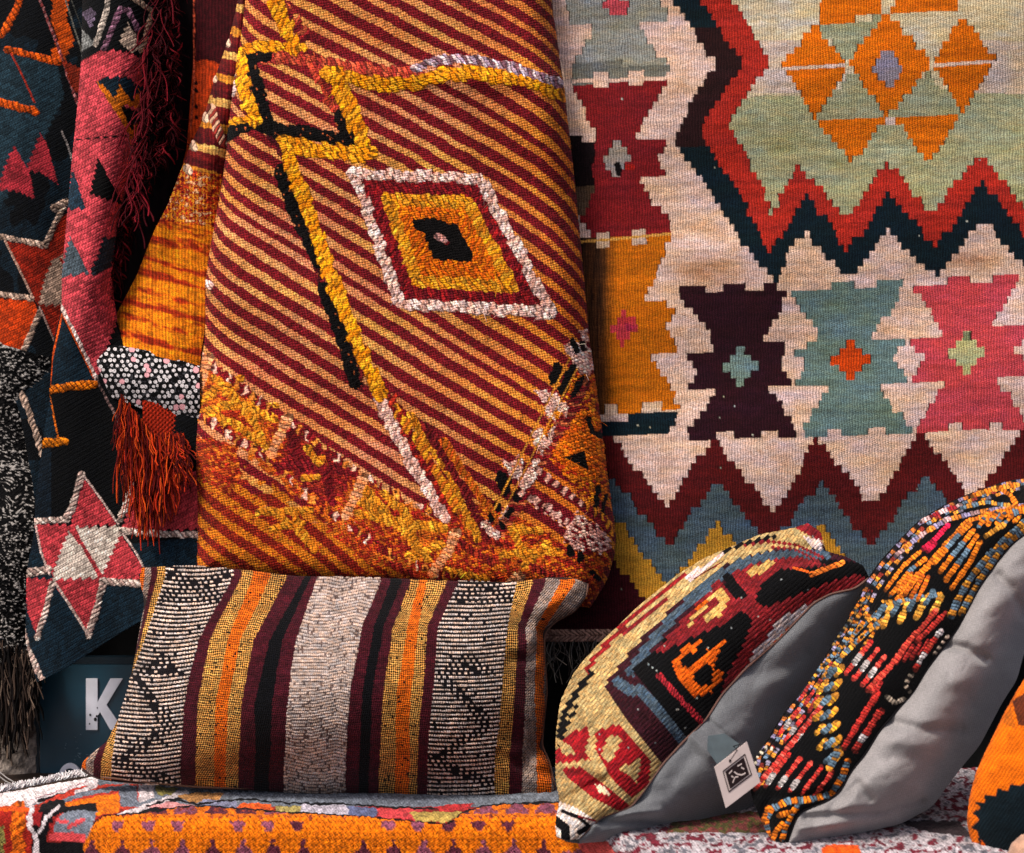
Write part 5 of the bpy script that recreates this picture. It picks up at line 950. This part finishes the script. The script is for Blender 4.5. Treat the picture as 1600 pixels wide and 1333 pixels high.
for i in range(4): bl([(1380 + 26 * i, 978 - 7 * i), (1392 + 26 * i, 952 - 6 * i)], 12, [KY, (236, 180, 80)], 1, seed=i + 3)
for i in range(4): bl([(1368 + 26 * i, 968 - 8 * i), (1380 + 26 * i, 948 - 8 * i)], 9, [KBl], 1, seed=i)
bl([(1486, 962), (1500, 930), (1518, 900), (1545, 868), (1575, 838), (1620, 800)], 12, [KY, KY, KBl, KBl, KBl], 1, seed=7)
bl([(1502, 958), (1520, 924), (1540, 892), (1566, 856), (1610, 822)], 12, [KY, KY, KBl, KBl], 1, seed=8)
bl([(1535, 815), (1560, 805), (1620, 795)], 11, [KO, KO, KBl], 2); bl([(1540, 838), (1568, 820)], 9, [KY], 2)
for i in range(5):
    bl([(1330 + 4 * i, 960 + 14 * i), (1352 + 5 * i, 932 + 12 * i)], 6, [KO, (40, 34, 34), KY], 1, seed=i)
for i in range(4): bl([(1404 + 10 * i, 925 + 4 * i), (1424 + 9 * i, 896 + 2 * i)], 7.5, [KO, (220, 110, 40)], 1, seed=i)
for i in range(5): bl([(1545 + 12 * i, 800 + 2 * i), (1530 + 14 * i, 822 - 2 * i)], 8, [KO, KO, KBl], 1, seed=i)
for i in range(4): bl([(1250 + 7 * i, 1094 + 9 * i), (1264 + 7 * i, 1072 + 8 * i)], 6, [KR, (170, 60, 60)], 1, seed=i)
for i in range(4): bl([(1400 + 12 * i, 1036 - 4 * i), (1414 + 12 * i, 1014 - 4 * i)], 7, [KR, (170, 50, 50)], 1, seed=i)
for i in range(3): bl([(1346 + 8 * i, 1126 - 16 * i), (1360 + 8 * i, 1100 - 16 * i)], 7, [KR, (170, 50, 50)], 1, seed=i)
# red and white groups
def redgroup(x0, y0, L, n_, wpos=(.35, .55), dx=13, dy=9, u=(.62, -.78), sc=1, w=8.5):
    for i in range(n_):
        a = (x0 + dx * i, y0 + dy * i); l = L * (1 - .06 * i); b = (a[0] + u[0] * l, a[1] + u[1] * l); bl([a, b], w, [KR, (190, 50, 46), (216, 90, 76)], 1, 4.6, seed=i + int(x0))
        c_ = [(a[0] + u[0] * l * q_, a[1] + u[1] * l * q_) for q_ in wpos]
        if i < 3: bl(c_, w + 1, [KW], 1, 4.6, seed=2)
redgroup(1322, 1052, 62, 4); bl([(1356, 1078), (1392, 1040), (1422, 1000), (1448, 972), (1462, 954)], 9.5, [KR, (220, 90, 70)], 1, 4.6); bl([(1432, 1002), (1450, 985), (1476, 958)], 9, [KR], 1)
bl([(1430, 1046), (1442, 1024), (1470, 986)], 10, [KR, KW, KW, KR, (220, 90, 70)], 2); bl([(1460, 1022), (1480, 994)], 6, [(220, 200, 180), (30, 26, 26)], 1)
bl([(1424, 1054), (1414, 1070), (1420, 1080)], 8, [(196, 180, 160), (30, 26, 26)], 1); bl([(1386, 1088), (1398, 1098), (1412, 1092)], 8, [(206, 190, 170)], 1)
bl([(1318, 1168), (1335, 1140), (1352, 1112), (1372, 1084)], 10, [KR, (190, 54, 48)], 1, 4.6); bl([(1336, 1172), (1350, 1150), (1376, 1110)], 12, [KR, KW, KR, KR, KR], 3, 4.6)
redgroup(1216, 1150, 52, 3, dx=10, dy=8, w=7); bl([(1180, 1232), (1215, 1190), (1250, 1145), (1284, 1102)], 9, [KR, (190, 54, 48), (216, 110, 96)], 1, 4.6)
redgroup(1196, 1228, 62, 5, (.12, .34), dx=19, dy=4, u=(.6, -.8), w=8)
bl([(1178, 1205), (1182, 1184), (1198, 1168), (1212, 1172)], 6, [(200, 190, 170), (30, 26, 26)], 1)
# yellow and blue chain down the middle
for i, (a, b) in enumerate(((1304, 1048), (1300, 1070), (1294, 1092), (1294, 1114), (1296, 1136), (1300, 1158), (1300, 1182))):
    bl([(a + 2, b + 5), (a + 12, b - 5)], 12, [KY, (236, 176, 50)], 1, seed=i); bl([(a - 20, b + 10), (a - 10, b)], 11, [KY, (236, 176, 50)], 1, seed=i + 9) if 0 < i < 6 else None; bl([(a - 9, b + 8), (a + 1, b - 1)], 10, [KBl], 1, seed=i + 2)
bl([(1310, 1170), (1304, 1186), (1296, 1200)], 12, [KY, KBl, KBl], 1); bl([(1200, 1308), (1196, 1280), (1206, 1264), (1232, 1252), (1262, 1250), (1300, 1240), (1316, 1214), (1324, 1190)], 12, [KO, KO, KBl, KBl], 1, 5)
bl([(1192, 1285), (1200, 1262)], 9, [KO], 1); bl([(1222, 1312), (1228, 1290), (1246, 1258)], 9, [KO, KO, KBl], 1); bl([(1206, 1316), (1212, 1300), (1222, 1288)], 9, [KO], 1); bl([(1218, 1274), (1240, 1268)], 10, [KO], 1)
fz = cv.h == 0; cv.h[fz] = .8 * fbm(cx[fz] / 3, cy[fz] / 3, 3)
def rseamK(t): return 2.20 - .085 * sm(.1, 1, t)
def routK(t): return 2.30 - .18 * t ** 3
Rr = routK(T) + (rseamK(T) - routK(T)) * np.sin(S * np.pi / 2) - .03 * np.sin(np.pi * S) * np.clip(np.sin(np.pi * T), 0, 1) ** .6 + .006 * (fbm(X / 50, Y / 50, 9, 2) - .5)
Rr = wr(Rr, X, Y, [(1180, 1240), (1230, 1248), (1300, 1238)], 8, .008); Rr = wr(Rr, X, Y, [(1590, 776), (1540, 795), (1480, 830)], 9, .010)
kc = thing('square_cushion', (.36, -.45, ZB), 'black cushion with beadlike orange, blue and red stitching and a pale grey back', 'cushion', 'cushions lined up on the bench')
sheet('stitched_front', W(X, Y, Rr), cv, np.stack([X, Y], -1), M_cushkilim, kc)
backK = [(1760, 800), (1700, 900), (1640, 960), (1600, 1020), (1589, 1063), (1567, 1096), (1531, 1165), (1490, 1214), (1457, 1261), (1407, 1288), (1352, 1300), (1290, 1312), (1231, 1323)]
grey_back(kc, seamK, backK, [(1700, 765), (1760, 800)], [(1231, 1318), (1231, 1323)], rseamK, lambda t: 2.31 - .195 * t ** 2, 380, 190,
          [([(1260, 1278), (1340, 1270), (1380, 1268), (1440, 1250)], 7, .014), ([(1250, 1295), (1330, 1288), (1400, 1282)], 6, -.006), ([(1300, 1262), (1340, 1225), (1360, 1250)], 8, .008), ([(1390, 1128), (1440, 1140), (1500, 1140)], 9, .010), ([(1480, 1008), (1510, 1014), (1540, 1030)], 8, .012), ([(1560, 900), (1580, 920), (1600, 960)], 9, .008), ([(1400, 1160), (1470, 1170)], 12, -.006)], col=(152, 148, 148), mid=.05, wn_=.016)
sl = resample(seamK, 200); tubes('edge_seam', [W(sl[:, 0], sl[:, 1], rseamK(np.linspace(0, 1, 200)) - .0015)], .0013, [(30, 28, 32)], M_yarn, kc, 6)
Xb, Yb, Sb, Tb = coons(topc, botc, outer, backK, 40, 30); plain('rear_shell', W(Xb, Yb, 2.32 - .18 * Tb ** 3), (80, 80, 82), M_suede, kc)

# ================================================================== orange cushion in the corner
out = [(1780, 960), (1700, 990), (1640, 1025), (1600, 1062), (1572, 1110), (1545, 1165), (1526, 1206), (1515, 1247), (1511, 1283), (1517, 1311), (1528, 1336), (1550, 1360)]
rgt = [(1780, 960), (1860, 1100), (1880, 1250), (1850, 1380)]
X, Y, S, T = coons([(1780, 960), (1782, 962)], [(1550, 1360), (1850, 1380)], out, rgt, 260, 170)
cv = Canvas(X, Y, (236, 122, 18), lambda X, Y: (X, Y)); P = cv.poly
edge = [(1531, 1345), (1528, 1300), (1518, 1292), (1530, 1280), (1520, 1270), (1533, 1262), (1524, 1254), (1540, 1254), (1538, 1242), (1556, 1244), (1560, 1232), (1574, 1236), (1580, 1224), (1592, 1228), (1604, 1222), (1700, 1230), (1900, 1200), (1900, 1400), (1540, 1400)]
P(edge, (20, 36, 44)); P([(1582, 1096), (1600, 1084), (1660, 1090), (1650, 1140), (1592, 1134)], (110, 56, 34)); P([(1568, 1130), (1580, 1105), (1588, 1140)], (200, 110, 30)); P([(1534, 1310), (1544, 1330), (1530, 1340)], (236, 110, 20))
cv.c *= (.82 + .36 * fbm(cv.X / 14, cv.Y / 10, 3))[:, None]; cv.h = 1.2 * fbm(cv.X / 4, cv.Y / 4, 6)
Rr = 2.12 - .09 * np.sin(np.pi * np.clip(S, 0, 1)) ** .6 * np.sin(np.pi * np.clip(T * .9 + .05, 0, 1)) ** .5
oc = thing('square_cushion', (.63, -.5, ZB), 'bright orange cushion with a jagged dark navy patch cut off by the right edge', 'cushion', 'cushions lined up on the bench')
sheet('woven_front', W(X, Y, Rr), cv, np.stack([X, Y], -1), M_cushkilim, oc)
Xb, Yb, Sb, Tb = coons([(1780, 960), (1782, 962)], [(1550, 1360), (1850, 1380)], out, rgt, 30, 30); plain('rear_cover', W(Xb, Yb, 2.12 + .09 * np.sin(np.pi * Sb) ** .6 * np.sin(np.pi * Tb) ** .6), (60, 60, 62), M_suede, oc)
# beige cushion corner poking in at the very bottom right
X, Y, S, T = coons([(1596, 1304), (1700, 1290)], [(1560, 1420), (1720, 1430)], [(1596, 1304), (1580, 1318), (1572, 1340), (1560, 1420)], [(1700, 1290), (1720, 1430)], 60, 60)
cv = Canvas(X, Y, (190, 150, 126)); cv.c *= (.85 + .3 * fbm(cv.X / 8, cv.Y / 8, 3))[:, None]
bc = sheet('beige_cushion', W(X, Y, 2.02 - .04 * np.sin(np.pi * S) ** .6 * np.sin(np.pi * T) ** .5), cv, np.stack([X, Y], -1), M_suede, loc=(.64, -.58, .40)); tag(bc, 'beige cushion corner showing at the very bottom right in front of the orange one', 'cushion', 'cushions lined up on the bench')
print('verts', sum(len(o.data.vertices) for o in C.objects if o.type == 'MESH'))
